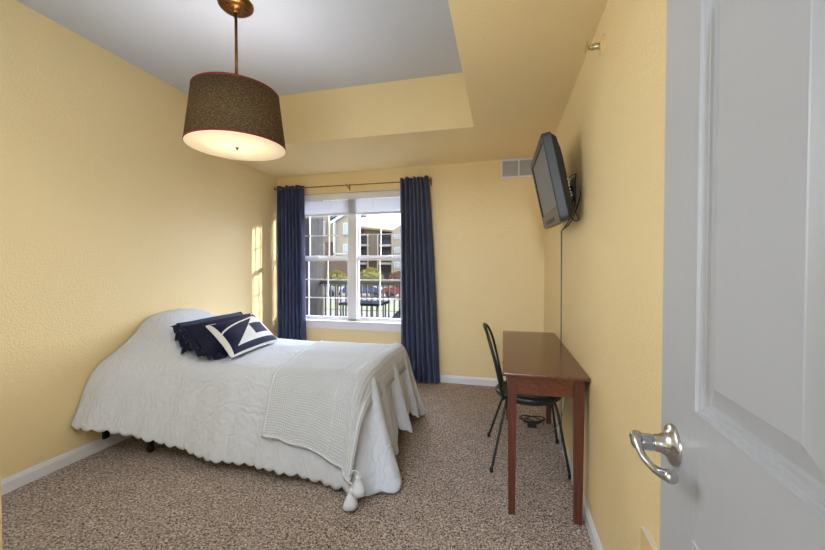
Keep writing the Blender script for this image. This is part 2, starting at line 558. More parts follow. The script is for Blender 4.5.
# ------------------------------------------------------------------ window
win = bpy.data.objects.new('window_1', None); COL.objects.link(win)
win.location = (-1.79, D + .08, WZ0); WPOS[win.name] = Vector(win.location); win['kind'] = 'structure'
YG = D + .085
bm = NB()   # outer frame with the centre mullion
fw = .03
for x0, x1 in ((WX0, WX0 + fw), (WX1 - fw, WX1), (-1.845, -1.735)):
    box(bm, x0, x1, D + .045, D + .15, WZ0, WZ1, bev=.003)
box(bm, WX0, WX1, D + .045, D + .15, WZ1 - .03, WZ1)
box(bm, WX0, WX1, D + .045, D + .15, WZ0, WZ0 + .02)
make('window_frame', bm, M['vinyl'], win)
units = ((WX0 + fw, -1.845), (-1.735, WX1 - fw))
rows_u = (1.46, 1.717, 1.965, 2.19)
rows_l = (.70, .93, 1.16, 1.395)
for ux0, ux1 in units:
    for nm, yc, rows in (('upper_sash', D + .115, rows_u), ('lower_sash', D + .08, rows_l)):
        bm = NB()
        z0, z1 = rows[0], rows[-1]
        s = .02
        gx0, gx1 = ux0 + s, ux1 - s
        zb = z0 - (.035 if nm == 'lower_sash' else .03); zt = z1 + .035
        box(bm, ux0, gx0, yc - .014, yc + .014, zb, zt, bev=.002)
        box(bm, gx1, ux1, yc - .014, yc + .014, zb, zt, bev=.002)
        box(bm, gx0, gx1, yc - .014, yc + .014, zb, z0, bev=.002)
        box(bm, gx0, gx1, yc - .014, yc + .014, z1, zt, bev=.002)
        so = make(nm, bm, M['vinyl'], win)
        bm = NB()
        for k in (1, 2):
            x = gx0 + (gx1 - gx0) * k / 3
            box(bm, x - .0055, x + .0055, yc - .006, yc + .006, z0, z1)
            box(bm, gx0, gx1, yc - .006, yc + .006, rows[k] - .0055, rows[k] + .0055)
        make('muntin_bars', bm, M['vinyl'], so)
        bm = NB(); box(bm, gx0, gx1, yc + .008, yc + .011, z0, z1)
        make('glass_pane', bm, M['glass'], so)
    bm = NB()
    xm = (ux0 + ux1) / 2
    box(bm, xm - .03, xm + .03, D + .05, D + .068, 1.43, 1.445, bev=.002)
    tube(bm, [(xm, D + .058, 1.447), (xm + .03, D + .05, 1.452)], .005, 6)
    make('sash_lock', bm, M['vinyl'], win)
bm = NB()   # stool and apron
box(bm, WX0 - .03, WX1 + .03, D - .035, D + .05, WZ0 - .018, WZ0 + .004, bev=.004)
box(bm, WX0 - .01, WX1 + .01, D - .016, D, WZ0 - .095, WZ0 - .018, bev=.003)
struct('trim_1', bm, M['trim'])
# raised blind
bl = thing('window_blind', (-1.79, D + .035, 1.965), 'raised white slatted blind bunched at the top of the window', 'blind')
bm = NB()
box(bm, WX0 + .01, WX1 - .01, D + .002, D + .012, 2.135, 2.215, bev=.003)
box(bm, WX0 + .01, WX1 - .01, D + .004, D + .016, 2.15, 2.16, bev=.003)
make('valance', bm, M['vinyl'], bl)
bm = NB(); box(bm, WX0 + .02, WX1 - .02, D + .014, D + .042, 2.143, 2.205); make('headrail', bm, M['vinyl'], bl)
for k in range(19):
    bm = NB(); z = 1.978 + k * .0085
    box(bm, WX0 + .02, WX1 - .02, D + .012, D + .042, z, z + .0035)
    make('slat', bm, M['vinyl'], bl)
bm = NB(); box(bm, WX0 + .02, WX1 - .02, D + .010, D + .044, 1.950, 1.974, bev=.004); make('bottom_rail', bm, M['vinyl'], bl)
for x in (-2.5, -2.06, -1.5, -1.08):
    bm = NB(); tube(bm, [(x, D + .010, 1.965), (x, D + .010, 2.17)], .0015, 6); make('lift_cord', bm, M['vinyl'], bl)

# ------------------------------------------------------------------ curtains
def curtain(name, x0t, x1t, x0b, x1b, zt, zb, npl, seed, label):
    rnd = random.Random(seed)
    ph = [rnd.uniform(0, 6.28) for _ in range(6)]
    yc = D - .075
    def P(u, v):
        z = zt + (zb - zt) * v
        a = x0t + (x1t - x0t) * u; b = x0b + (x1b - x0b) * u
        e = v ** .8
        uu = u + .02 * math.sin(9 * u + ph[0]) * (1 - v)
        x = a + (b - a) * e
        g = 2 * PI * npl * (uu + .02 * math.sin(3 * v + ph[1]) * u * (1 - u) * 4)
        amp = .020 + .017 * v
        y = yc + amp * math.sin(g) + .35 * amp * math.sin(2 * g + ph[2]) * (1 - v) + .008 * math.sin(g * .5 + ph[3]) * v
        x += .3 * amp * math.cos(g)
        # gathered header above and below the rod
        d = abs(z - 2.288)
        k = math.exp(-(d / .014) ** 2)
        y = y * (1 - .5 * k) + yc * .5 * k
        if z > 2.288:
            z += .009 * math.sin(g * .6 + ph[4])
        return (x, min(y, D - .012), z)
    bm = NB()
    grid(bm, P, 150, 110, uvf=lambda u, v: (u * 1.0, v * 2.3))
    o = make(name, bm, M['curtain'])
    solid(o, .003)
    tag(o, label, 'curtain', None)
    return o
curtain('curtain', -2.755, -2.375, -2.755, -2.36, 2.318, .02, 7.5, 3, 'navy blue curtain panel hanging in the corner behind the bed pillows')
curtain('curtain', -1.155, -.815, -1.145, -.675, 2.332, .012, 7.5, 8, 'navy blue curtain panel hanging to the carpet beyond the foot of the bed')
rod = thing('curtain_rod', (-1.79, D - .075, 2.288), 'thin bronze curtain rod across the top of the window', 'curtain rod')
bm = NB(); tube(bm, [(-2.775, D - .075, 2.288), (-.79, D - .075, 2.288)], .006, 10); make('rod', bm, M['gold_rod'], rod)
for x in (-2.775, -.79):
    bm = NB(); lathe(bm, [(.001, -.012), (.009, -.008), (.012, 0), (.009, .008), (.001, .012)], (x, D - .075, 2.288), 12, 'X')
    lathe(bm, [(.006, -.002), (.006, .03), (.003, .034), (.001, .035)], (x, D - .075, 2.288), 12, 'Z')
    make('finial', bm, M['gold_rod'], rod)
for x in (-2.70, -1.80, -.80):
    bm = NB()
    box(bm, x - .007, x + .007, D - .004, D, 2.243, 2.318)
    tube(bm, catmull([(x, D - .003, 2.263), (x, D - .04, 2.268), (x, D - .075, 2.275), (x, D - .09, 2.288), (x, D - .086, 2.303)], 5), .0045, 8)
    make('bracket', bm, M['gold_rod'], rod)

# ------------------------------------------------------------------ bed
XH, XC = -2.785, -.90      # head end of cloth, start of the foot roll
RHO = [0, .08, .13, .165, .195, .23, .265, .30]
ZST = [.640, .636, .610, .545, .43, .31, .19, .085]
KF = .70
def dropof(r):
    k = 0
    while k < 80 and cr1(RHO, k / 80) < r:
        k += 1
    return .640 - cr1(ZST, k / 80)
HEADY = [2.42, 2.33, 2.22, 2.09, 1.97, 1.895, 1.855, 1.80]
HEADZ = [.925, .885, .775, .680, .610, .50, .38, .255]

def cr1(L, t):
    n = len(L) - 1
    x = max(0, min(n - 1e-6, t * n)); i = int(x); f = x - i
    p0, p1, p2, p3 = L[max(i - 1, 0)], L[i], L[i + 1], L[min(i + 2, n)]
    return .5 * (2 * p1 + (p2 - p0) * f + (2 * p0 - 5 * p1 + 4 * p2 - p3) * f * f + (3 * p1 - p0 - 3 * p2 + p3) * f ** 3)

def headw(X):
    return 1 - sm(-2.74, -2.15, X)

def hemlift(X):
    return .075 * sm(-1.8, -2.35, X) if X < -1.8 else 0

def front(X, t):
    """point of the spread on the camera side; t 0 on top, 1 at the hem"""
    w = headw(X)
    y = (1 - w) * (2.24 - cr1(RHO, t)) + w * cr1(HEADY, t)
    z = (1 - w) * (cr1(ZST, t) + max(0, .075 * sm(1.8, 2.3, -X)) * t) + w * cr1(HEADZ, t)
    y += -.012 * t * math.sin(2 * PI * X / .46 + 1) + .006 * t * math.sin(2 * PI * X / .17 + 2 * t)
    z -= .045 * sm(-1.45, -.95, X) * t * t
    s = abs(math.sin(PI * X / .075))
    e = sm(.90, 1, t)
    z -= e * .022 * s
    return Vector((X, y, z + .008 * noise.noise(Vector((X * 3, t * 3, 1)))))

def ztop(X, v):
    """v 0..1 across the top"""
    w = headw(X)
    base = (1 - w) * .640 + w * .925
    return base + .012 * math.sin(PI * v) + .010 * noise.noise(Vector((X * 4, v * 4, 3))) * math.sin(PI * v)

bm = NB()
nX, nT = 200, 34
xs = [XH + (XC - XH) * i / nX for i in range(nX + 1)]
def fX(u): return XH + (XC - XH) * u
grid(bm, lambda u, t: front(fX(u), t), nX, nT)
def far(X, t):
    p = front(X, t); w = headw(X)
    y = 5.2 - p.y
    y0 = 5.2 - front(X, 0).y
    y = y0 + (y - y0) * .7
    z = p.z - w * .12 * sm(0, .4, t) 
    return Vector((X, min(y, 3.36), z))
grid(bm, lambda u, t: far(fX(u), 1 - t), nX, nT)
def top(u, v):
    X = fX(u); a = front(X, 0); b = far(X, 0)
    return (X, a.y + (b.y - a.y) * v, a.z + (b.z - a.z) * v + ztop(X, v) - ztop(X, 0))
grid(bm, top, nX, 60)
# foot side
yA, yB = front(XC, 0).y, far(XC, 0).y
zC = front(XC, 0).z
def footp(v, t):
    y = yA + (yB - yA) * v
    rho = cr1(RHO, t) * KF
    k = t * sm(0, .12, v) * sm(0, .12, 1 - v)
    fold = math.sin(2 * PI * (y - 2.24) / .30 + .4 * t)
    rho += k * (.032 * fold + .014 * math.sin(2 * PI * y / .17))
    z = cr1(ZST, t) - .640 + top(1, v)[2]
    z += k * (.045 - .04 * fold) * t * t
    z -= sm(.90, 1, t) * .014 * abs(math.sin(PI * y / .075))
    return Vector((XC + rho, y, z))
grid(bm, lambda v, t: footp(v, t), 90, nT)
def corner(sign):
    def f(u, t):
        ph = u * PI / 2
        A = front(XC, t); rA = (yA - A.y) if sign > 0 else (far(XC, t).y - yB)
        B = footp(0 if sign > 0 else 1, t); rB = B.x - XC
        r = rA + (rB - rA) * u
        s2 = math.sin(2 * ph)
        r += (s2 * (.12 if sign > 0 else .05) * t * t + t * t * .035 * math.sin(ph * 8.0) * min(1, s2 * 2))
        z = A.z + (B.z - A.z) * u
        z -= (.03 if sign > 0 else .03) * s2 * t * t
        z -= sm(.90, 1, t) * .018 * abs(math.sin(ph * 9)) * s2
        z = max(z, .012)
        y = yA - r * math.cos(ph) if sign > 0 else yB + r * math.cos(ph)
        return Vector((XC + r * math.sin(ph), y, z))
    return f
grid(bm, corner(1), 70, nT); grid(bm, corner(-1), 70, nT)
bmesh.ops.remove_doubles(bm, verts=bm.verts[:], dist=.0015)
bmesh.ops.recalc_face_normals(bm, faces=bm.faces[:])
o = make('bedspread', bm, M['spread'])
solid(o, .006, 0)
tag(o, 'white quilted bedspread with scalloped hem draped over the whole bed', 'bedspread')

bed = thing('bed', (-1.80, 2.6, 0), 'single bed hidden under the white bedspread, dark frame ends showing at the hem', 'bed')
bm = NB(); box(bm, -2.74, -.92, 2.20, 3.00, .38, .60, bev=.04); make('mattress', bm, M['cream'], bed, smooth=False)
bm = NB(); box(bm, -2.74, -.92, 2.20, 3.00, .20, .375, bev=.02); make('box_spring', bm, M['cream'], bed)
bm = NB()
for y in (2.19, 2.98):
    box(bm, -2.76, -.92, y, y + .03, .165, .20)
for x in (-2.76, -1.85, -.95):
    box(bm, x, x + .03, 2.19, 3.01, .165, .20)
make('bed_frame', bm, M['black_metal'], bed)
bm = NB(); box(bm, -2.79, -2.77, 1.985, 2.025, .075, .34, bev=.003); box(bm, -2.785, -2.76, 1.97, 2.22, .165, .195)
make('headboard_bracket', bm, M['black_metal'], bed)
bm = NB(); box(bm, -2.79, -2.77, 3.20, 3.235, .10, .34, bev=.003); box(bm, -2.785, -2.76, 2.99, 3.23, .165, .195)
make('headboard_bracket', bm, M['black_metal'], bed)
for x, y in ((-2.42, 2.04), (-1.85, 2.6), (-1.0, 2.24), (-2.42, 3.0), (-1.0, 2.98)):
    bm = NB(); box(bm, x - .015, x + .015, y - .015, y + .015, .055, .17)
    lg = make('leg', bm, M['black_metal'], bed)
    bm = NB(); lathe(bm, [(.008, -.014), (.026, -.012), (.028, 0), (.026, .012), (.008, .014)], (x, y, .029), 20, 'Y', close=True)
    make('caster', bm, M['tv_black'], lg)

# hidden sleeping pillows under the spread are the mound itself: one pillow below the cloth
def pillow(name, quad, thick, mats, mif=None, parent=None, n=64, m=40, pinch=.05, seed=1, label=None):
    """quad = bottom-left, bottom-right, top-right, top-left"""
    bl_, br_, tr_, tl_ = [Vector(q) for q in quad]
    nrm = ((br_ - bl_).cross(tl_ - bl_)).normalized()
    def S(sgn):
        def f(u, v):
            cu = 2 * u - 1; cv = 2 * v - 1
            # sides bow inwards between the corners
            u2 = .5 + cu / 2 * (1 - pinch * (1 - cv * cv))
            v2 = .5 + cv / 2 * (1 - pinch * (1 - cu * cu))
            p = bl_.lerp(br_, u2).lerp(tl_.lerp(tr_, u2), v2)
            h = (max(0, 1 - abs(cu) ** 3.0) ** .62) * (max(0, 1 - abs(cv) ** 2.6) ** .62)
            w = noise.noise(Vector((u * 5, v * 5, seed * 3.1))) * .07 * h
            edge = .004
            return p + nrm * sgn * (thick / 2 * (h + w) + edge * 0)
        return f
    bm = NB()
    g = lambda u, v: (u, v)
    grid(bm, S(1), n, m, uvf=g, mif=mif)
    grid(bm, S(-1), n, m, uvf=g, mif=mif)
    bmesh.ops.remove_doubles(bm, verts=bm.verts[:], dist=.0008)
    bmesh.ops.recalc_face_normals(bm, faces=bm.faces[:])
    o = make(name, bm, mats, parent)
    return o, bl_, br_, tr_, tl_, nrm

o, *_ = pillow('sleeping_pillow', [(-2.60, 2.50, .62), (-2.60, 2.75, .62), (-2.76, 2.75, .84), (-2.76, 2.50, .84)], .08, M['cream'])
tag(o, 'white sleeping pillow making the mound under the bedspread at the wall', 'pillow')

# throw blanket
def throwp(u, v):
    # v: 0 front hem .. 1 far hem ; u: 0 head side .. 1 foot side
    X0, X1 = -1.475, -.768
    if v < .42:
        t = 1 - v / .42           # 0 top edge, 1 bottom
        tt = t * (.78 + .14 * u * u)
        zsh = 0
        X = X0 + .02 + (X1 - X0 - .02 - .050 * t) * u
        q = front(min(X, XC), tt)
        y, z = q.y, q.z
        y -= .015 * t + .006 * t * math.sin(X * 30)
    else:
        s = (v - .42) / .58
        X0b = X0 - .10 * s
        X = X0b + .02 * (1 - s) + (X1 - X0b - .02 * (1 - s)) * u
        a = front(min(X, XC), 0); b = far(min(X, XC), 0)
        tp = Vector(top(max(0, min(1, (min(X, XC) - XH) / (XC - XH))), s))
        y, z = tp.y, tp.z
    if X > XC:
        r = (X - XC) / KF
        if v >= .42:
            z -= dropof(r)
        else:
            ry = cr1(RHO, tt)
            z -= (dropof(math.hypot(r, ry)) - dropof(ry)) * (1 - t)
            y -= .045 * sm(0, .05, X - XC) * sm(0, .3, t)
    off = .012 + .014 * sm(XC - .02, XC + .03, X)
    up = 1 if v >= .42 else max(0, 1 - 2.2 * (1 - v / .42))
    return Vector((X, y - off * (1 - up), z + off * up + .004 * math.sin(X * 26 + v * 5) * (.3 if v > .42 else .6)))
bm = NB()
grid(bm, throwp, 90, 190, uvf=lambda u, v: (u * .7, v * 1.7))
o = make('throw_blanket', bm, M['throw'])
solid(o, .008, 0)
THR = o
tag(o, 'white knitted throw with corner tassels laid across the foot of the bed', 'blanket')
bm = NB()
for u in (.02, .98):
    tube(bm, [throwp(u, v / 120) + Vector((0, -.004, .004)) for v in range(2, 119)], .0055, 6)
tube(bm, [throwp(u / 40, .008) + Vector((0, -.004, 0)) for u in range(41)], .0055, 6)
tube(bm, [throwp(.70, v / 120) + Vector((0, -.005, .005)) for v in range(2, 119)], .003, 6)
make('braided_border', bm, M['tassel'], THR)
def tassel(p, L, r, parent, m, nm='tassel', swing=(0, 0)):
    bm = NB()
    x, y, z = p
    tube(bm, [(x, y, z), (x + swing[0] * .3, y + swing[1] * .3, z - L * .25)], .003, 6)
    pr = [(.002, 0), (.35 * r, -.03 * L), (.45 * r, -.12 * L), (.33 * r, -.22 * L), (.6 * r, -.4 * L), (.85 * r, -.75 * L), (r, -L), (.6 * r, -L * 1.0), (.001, -L * .97)]
    seg = 26
    b2 = NB(); lathe(b2, pr, (x, y, z - L * .2), seg, 'Z')
    for v in b2.verts:
        d = v.co - Vector((x, y, v.co.z)); a = math.atan2(d.y, d.x)
        k = max(0, (z - L * .45 - v.co.z) / L)
        v.co = Vector((x, y, v.co.z)) + d * (1 + .16 * math.sin(a * 13) * min(1, k * 3)) + Vector((swing[0] * k, swing[1] * k, 0))
    join(bm, b2)
    return make(nm, bm, m, parent)
c1 = throwp(1, 0)
bm = NB(); tube(bm, catmull([c1 + Vector((-.01, -.01, .012)), c1 + Vector((.015, -.03, .035)), c1 + Vector((.030, -.035, .030))], 5), .004, 6); make('tassel_cord', bm, M['tassel'], THR)
bm = NB(); tube(bm, catmull([c1 + Vector((0, -.01, .06)), c1 + Vector((.03, -.022, .10)), c1 + Vector((.060, -.020, .095))], 5), .004, 6); make('tassel_cord', bm, M['tassel'], THR)
tassel((c1.x + .030, c1.y - .035, c1.z + .030), .092, .042, THR, M['tassel'], swing=(-.01, -.02))
tassel((c1.x + .060, c1.y - .020, c1.z + .095), .090, .038, THR, M['tassel'], swing=(.01, -.02))

# navy pillows
def piping(parent, quad, r, m, pinch=.05, name='piping', off=0):
    bl_, br_, tr_, tl_ = [Vector(q) for q in quad]
    pts = []
    def P(u, v):
        cu = 2 * u - 1; cv = 2 * v - 1
        u2 = .5 + cu / 2 * (1 - pinch * (1 - cv * cv)); v2 = .5 + cv / 2 * (1 - pinch * (1 - cu * cu))
        return bl_.lerp(br_, u2).lerp(tl_.lerp(tr_, u2), v2)
    n = 24
    for i in range(n): pts.append(P(i / n, 0))
    for i in range(n): pts.append(P(1, i / n))
    for i in range(n): pts.append(P(1 - i / n, 1))
    for i in range(n): pts.append(P(0, 1 - i / n))
    bm = NB(); tube(bm, pts, r, 8, cyclic=True)
    return make(name, bm, m, parent)

qA = [(-2.22, 2.18, .71), (-2.10, 2.82, .73), (-2.38, 2.92, .89), (-2.46, 2.31, .868)]
A, *_ = pillow('throw_pillow', qA, .13, M['slate'], seed=2, n=60, m=44)
tag(A, 'slate blue throw pillow at the back, leaning on the white mound', 'pillow', 'decorative pillows on the bed')
piping(A, qA, .008, M['dark_navy'])
def flange(parent, quad, w, m, edges, seed=0):
    """gathered ruffle along given edges of a pillow"""
    bl_, br_, tr_, tl_ = [Vector(q) for q in quad]
    E = {'left': (tl_, bl_, (bl_ - br_).normalized()), 'bottom': (bl_, br_, (bl_ - tl_).normalized())}
    nrm = ((br_ - bl_).cross(tl_ - bl_)).normalized()
    for e in edges:
        a, b, out = E[e]
        L = (b - a).length
        def f(u, v):
            g = 2 * PI * L * u / .085
            return a.lerp(b, u) + out * (w * v * (1 + .25 * math.sin(g * .5 + seed))) + nrm * (.016 * v * math.sin(g)) - Vector((0, 0, .25 * w * v))
        bm = NB(); grid(bm, f, 70, 8)
        o = make('ruffle', bm, m, parent); solid(o, .004)
flange(A, qA, .045, M['dark_navy'], ('left',), 2)
qB = [(-2.02, 2.13, .69), (-1.96, 2.72, .70), (-2.20, 2.82, .90), (-2.32, 2.22, .87)]
B, *_ = pillow('throw_pillow', qB, .12, M['dark_navy'], seed=5, n=60, m=44)
tag(B, 'dark navy throw pillow with a gathered ruffle edge, between the other two', 'pillow', 'decorative pillows on the bed')
flange(B, qB, .04, M['dark_navy'], ('left', 'bottom'), 4)
qG = [(-1.85, 2.175, .675), (-1.90, 2.80, .675), (-2.21, 2.87, .885), (-2.17, 2.29, .865)]
def geo(u, v):
    # 0 navy, 1 cream
    if u < .05: return 1
    if v < .02: return 1
    # arc line from the left strip up to the apex
    if .05 <= u <= .86:
        t = (u - .06) / .8
        yl = .60 + .25 * (t ** .75)
        if abs(v - yl) < .022: return 1
    # square
    if .56 < u < .88 and .27 < v < .60: return 0
    # triangle: (.15,.19) (.83,.86) (.93,.86) (1,.19)
    if .14 < v < .87 and u < 1.0:
        lu = .14 + (v - .14) * (.68 / .73)
        ru = 1.0 if v < .62 else 1.0 - (v - .62) * .45
        if lu < u < ru: return 1
    return 0
G, *_ = pillow('lumbar_pillow', qG, .125, [M['navy'], M['cream']], mif=geo, seed=7, n=150, m=100)
tag(G, 'navy lumbar pillow with white triangle and square pattern, frontmost on the bed', 'pillow', 'decorative pillows on the bed')
piping(G, qG, .006, M['cream'])

# ------------------------------------------------------------------ pendant lamp
LX, LY = -1.563, 1.90
lamp = thing('pendant_lamp', (LX, LY, 2.035), 'brown drum pendant lamp with red trim hanging from the ceiling', 'lamp')
bm = NB()
lathe(bm, [(.001, H2 - .052), (.018, H2 - .052), (.022, H2 - .046), (.028, H2 - .034), (.060, H2 - .030), (.084, H2 - .026), (.092, H2 - .018), (.098, H2 - .012), (.100, H2 - .004), (.100, H2)], (LX, LY, 0), 48)
can = make('canopy', bm, M['brass'], lamp)
for a in (.3, 2.4, 4.5):
    bm = NB(); lathe(bm, [(.001, -.012), (.006, -.010), (.007, 0), (.004, .004)], (LX + .06 * math.cos(a), LY + .06 * math.sin(a), H2 - .032), 12)
    make('screw', bm, M['brass'], can)
bm = NB(); tube(bm, [(LX, LY, H2 - .04), (LX, LY, 2.455)], .0085, 12)
lathe(bm, [(.0085, 2.455), (.0105, 2.46), (.0105, 2.475), (.0085, 2.48)], (LX, LY, 0), 12)
make('stem', bm, M['brass'], lamp)
bm = NB(); tube(bm, [(LX, LY, 2.46), (LX, LY, 2.034)], .006, 10); make('lower_stem', bm, M['nickel'], lamp)
RT, RB, ZT, ZB = .240, .278, 2.352, 2.037
bm = NB(); lathe(bm, [(RB, ZB), (RT, ZT)], (LX, LY, 0), 96)
sh = make('lamp_shade', bm, M['shade'], lamp); solid(sh, .002)
for R_, z_, in ((RT, ZT), (RB, ZB)):
    bm = NB(); s = 1 if z_ == ZT else -1
    lathe(bm, [(R_ - .003, z_ - .003), (R_ + .002, z_ - .003), (R_ + .002, z_ + .006), (R_ - .003, z_ + .006), (R_ - .003, z_ - .003)], (LX, LY, 0), 96)
    make('trim_band', bm, M['red'], sh)
bm = NB(); lathe(bm, [(.001, ZB - .004), (.12, ZB - .004), (RB - .001, ZB - .004), (RB - .001, ZB - .001), (.001, ZB + .006)], (LX, LY, 0), 96)
make('diffuser', bm, M['diffuser'], lamp)
bm = NB(); lathe(bm, [(.001, -.018), (.004, -.014), (.007, -.006), (.011, 0), (.011, .003)], (LX, LY, ZB - .005), 20)
make('finial', bm, M['brass'], lamp)
for k in range(3):
    a = 2 * PI * k / 3 + .3
    bm = NB(); tube(bm, [(LX, LY, 2.325), (LX + (RT - .002) * math.cos(a), LY + (RT - .002) * math.sin(a), 2.34)], .002, 6)
    make('shade_spoke', bm, M['nickel'], lamp)
for k in range(3):
    a = 2 * PI * k / 3 + 1
    bx, by = LX + .06 * math.cos(a), LY + .06 * math.sin(a)
    bm = NB(); lathe(bm, [(.001, -.055), (.018, -.05), (.029, -.03), (.029, -.012), (.014, .015), (.013, .03)], (bx, by, 2.20), 20)
    make('bulb', bm, M['bulb'], lamp)

# ------------------------------------------------------------------ television
def frame_pts(near, farp):
    pass
nT_, nB_, fT_, fB_ = Vector((.196, 2.10, 2.036)), Vector((.301, 2.10, 1.552)), Vector((.196, 2.86, 2.060)), Vector((.297, 2.86, 1.598))
# an orthonormal frame: up axis u, width axis w (away from the camera), outward (screen) axis n
w_ = ((fT_ + fB_) - (nT_ + nB_)).normalized()
u_ = ((nT_ + fT_) - (nB_ + fB_)); u_ = (u_ - w_ * u_.dot(w_)).normalized()
n_ = w_.cross(u_).normalized()
if n_.x > 0: n_ = -n_
tc = (nT_ + nB_ + fT_ + fB_) / 4
TW, TH = .77, .49
def T(a, b, c):
    """a along width, b up, c out of the screen"""
    return tc + w_ * a + u_ * b + n_ * c
tv = thing('television', tuple(T(0, -TH / 2, 0)), 'wall mounted flat television tilted down above the desk', 'television')
def tbox(bm, a0, a1, b0, b1, c0, c1, bev=0, mi=0):
    b2 = NB(); box(b2, a0, a1, b0, b1, c0, c1, mi, bev)
    for v in b2.verts: v.co = T(*v.co)
    join(bm, b2)
def loft(bm, L, mi=0, seg=1):
    """L: list of rectangles (a0,a1,b0,b1,c)"""
    rg = []
    for a0, a1, b0, b1, c in L:
        rg.append([bm.verts.new(T(a, b, c)) for a, b in ((a0, b0), (a1, b0), (a1, b1), (a0, b1))])
    for x, y in zip(rg, rg[1:]):
        for k in range(4):
            f = bm.faces.new((x[k], x[(k + 1) % 4], y[(k + 1) % 4], y[k])); f.material_index = mi
    f = bm.faces.new(rg[-1]); f.material_index = mi
    return rg
hw, hh = TW / 2, TH / 2
bm = NB()   # bezel: ring front, sides
fr = .035; ch = .085
def rr_pts(R4, r, n=6):
    a0, a1, b0, b1 = R4
    out = []
    for ca, cb, st in ((a1 - r, b1 - r, 0), (a0 + r, b1 - r, 1), (a0 + r, b0 + r, 2), (a1 - r, b0 + r, 3)):
        for k in range(n + 1):
            t = (st + k / n) * PI / 2
            out.append((ca + r * math.cos(t), cb + r * math.sin(t)))
    return out
def ringf(bm, o, i, c0, c1, ro=.028, ri=.028):
    A = [bm.verts.new(T(a, b, c0)) for a, b in rr_pts(o, ro)]
    Bv = [bm.verts.new(T(a, b, c1)) for a, b in rr_pts(i, ri)]
    for k in range(len(A)):
        bm.faces.new((A[k], A[(k + 1) % len(A)], Bv[(k + 1) % len(A)], Bv[k]))
O = (-hw, hw, -hh, hh); O2 = (-hw + .006, hw - .006, -hh + .006, hh - .006)
I = (-hw + fr, hw - fr, -hh + ch, hh - fr); I2 = (-hw + fr + .008, hw - fr - .008, -hh + ch + .008, hh - fr - .008)
ringf(bm, O, O, -.045, -.004); ringf(bm, O, O2, -.004, .002); ringf(bm, O2, I, .002, 0, .028, .004)
ringf(bm, O, (-hw + .02, hw - .02, -hh + .02, hh - .02), -.045, -.055)
bez = make('bezel', bm, M['tv_plastic'], tv)
bm = NB(); ringf(bm, I, I2, 0, -.008, .004, .002); make('inner_bezel', bm, M['tv_black'], tv)
bm = NB(); tbox(bm, I2[0], I2[1], I2[2], I2[3], -.014, -.008); make('screen', bm, M['screen'], tv)
bm = NB(); tbox(bm, -.2, .2, -hh + .02, -hh + .045, -.002, .004, .002); make('speaker_grille', bm, M['tv_black'], tv)
bm = NB(); ringf(bm, (-hw + .004, hw - .004, -hh + .004, hh - .004), (-hw + .012, hw - .012, -hh + .03, hh - .03), -.046, -.072)
loft(bm, [(-hw + .014, hw - .014, -hh + .032, hh - .032, -.066), (-hw + .02, hw - .02, -hh + .035, hh - .10, -.080), (-hw + .08, hw - .08, -hh + .06, hh - .14, -.094), (-hw + .12, hw - .12, -hh + .10, hh - .2, -.098)])
bk = make('back_shell', bm, M['tv_black'], tv)
for k in range(6):
    bm = NB(); tbox(bm, -hw + .045, -hw + .055, -.03 - k * .018, -.022 - k * .018, -.092, -.086, .001)
    make('port', bm, M['port'], bk)
bm = NB()
cz = T(0, -.02, -.1)
box(bm, XR - .012, XR, 2.44, 2.54, cz.z - .09, cz.z + .05, bev=.002)
tube(bm, [(XR - .01, 2.5, cz.z), tuple(T(0, -.02, -.105))], .02, 12)
tbox(bm, -.09, .09, -.11, .07, -.118, -.108)
make('wall_mount', bm, M['tv_black'], tv)
bm = NB()
p0 = T(-hw + .065, -.03, -.085)
tube(bm, catmull([p0, p0 + Vector((.04, -.02, .03)), (XR - .02, 2.32, 1.80), (XR - .012, 2.36, 1.68), (XR - .02, 2.55, 1.60), (XR - .022, 2.778, 1.572)], 8), .0035, 6)
tube(bm, catmull([T(-hw + .065, -.09, -.085), T(-hw + .02, -.12, -.13), T(-.12, -hh + .0, -.10), (XR - .03, 2.6, 1.57), (XR - .018, 2.828, 1.572)], 8), .0035, 6)
tube(bm, catmull([T(-hw + .03, -hh + .03, -.05), T(-hw + .03, -hh - .01, -.075), T(-hw + .09, -hh - .005, -.11), T(-hw + .10, -hh + .04, -.10)], 8), .003, 6)
make('signal_cable', bm, M['cable'], tv)
def wallcord(x, y0, z0, y1, z1, m, sway, label):
    bm = NB()
    pts = []
    for k in range(40):
        t = k / 39
        pts.append((x - .002, y0 + (y1 - y0) * t + sway * math.sin(PI * t * 1.5) , z0 + (z1 - z0) * t))
    tube(bm, pts, .0022, 6)
    o = make('power_cord', bm, m)
    tag(o, label, 'cable')
wallcord(XR - .02, 2.78, 1.57, 2.74, .02, M['cable'], .012, 'black cord hanging down the yellow wall from television to desk')
wallcord(XR - .018, 2.83, 1.57, 2.80, .02, M['cable_grey'], -.012, 'thin grey cord beside the black cord, hanging from television behind desk')

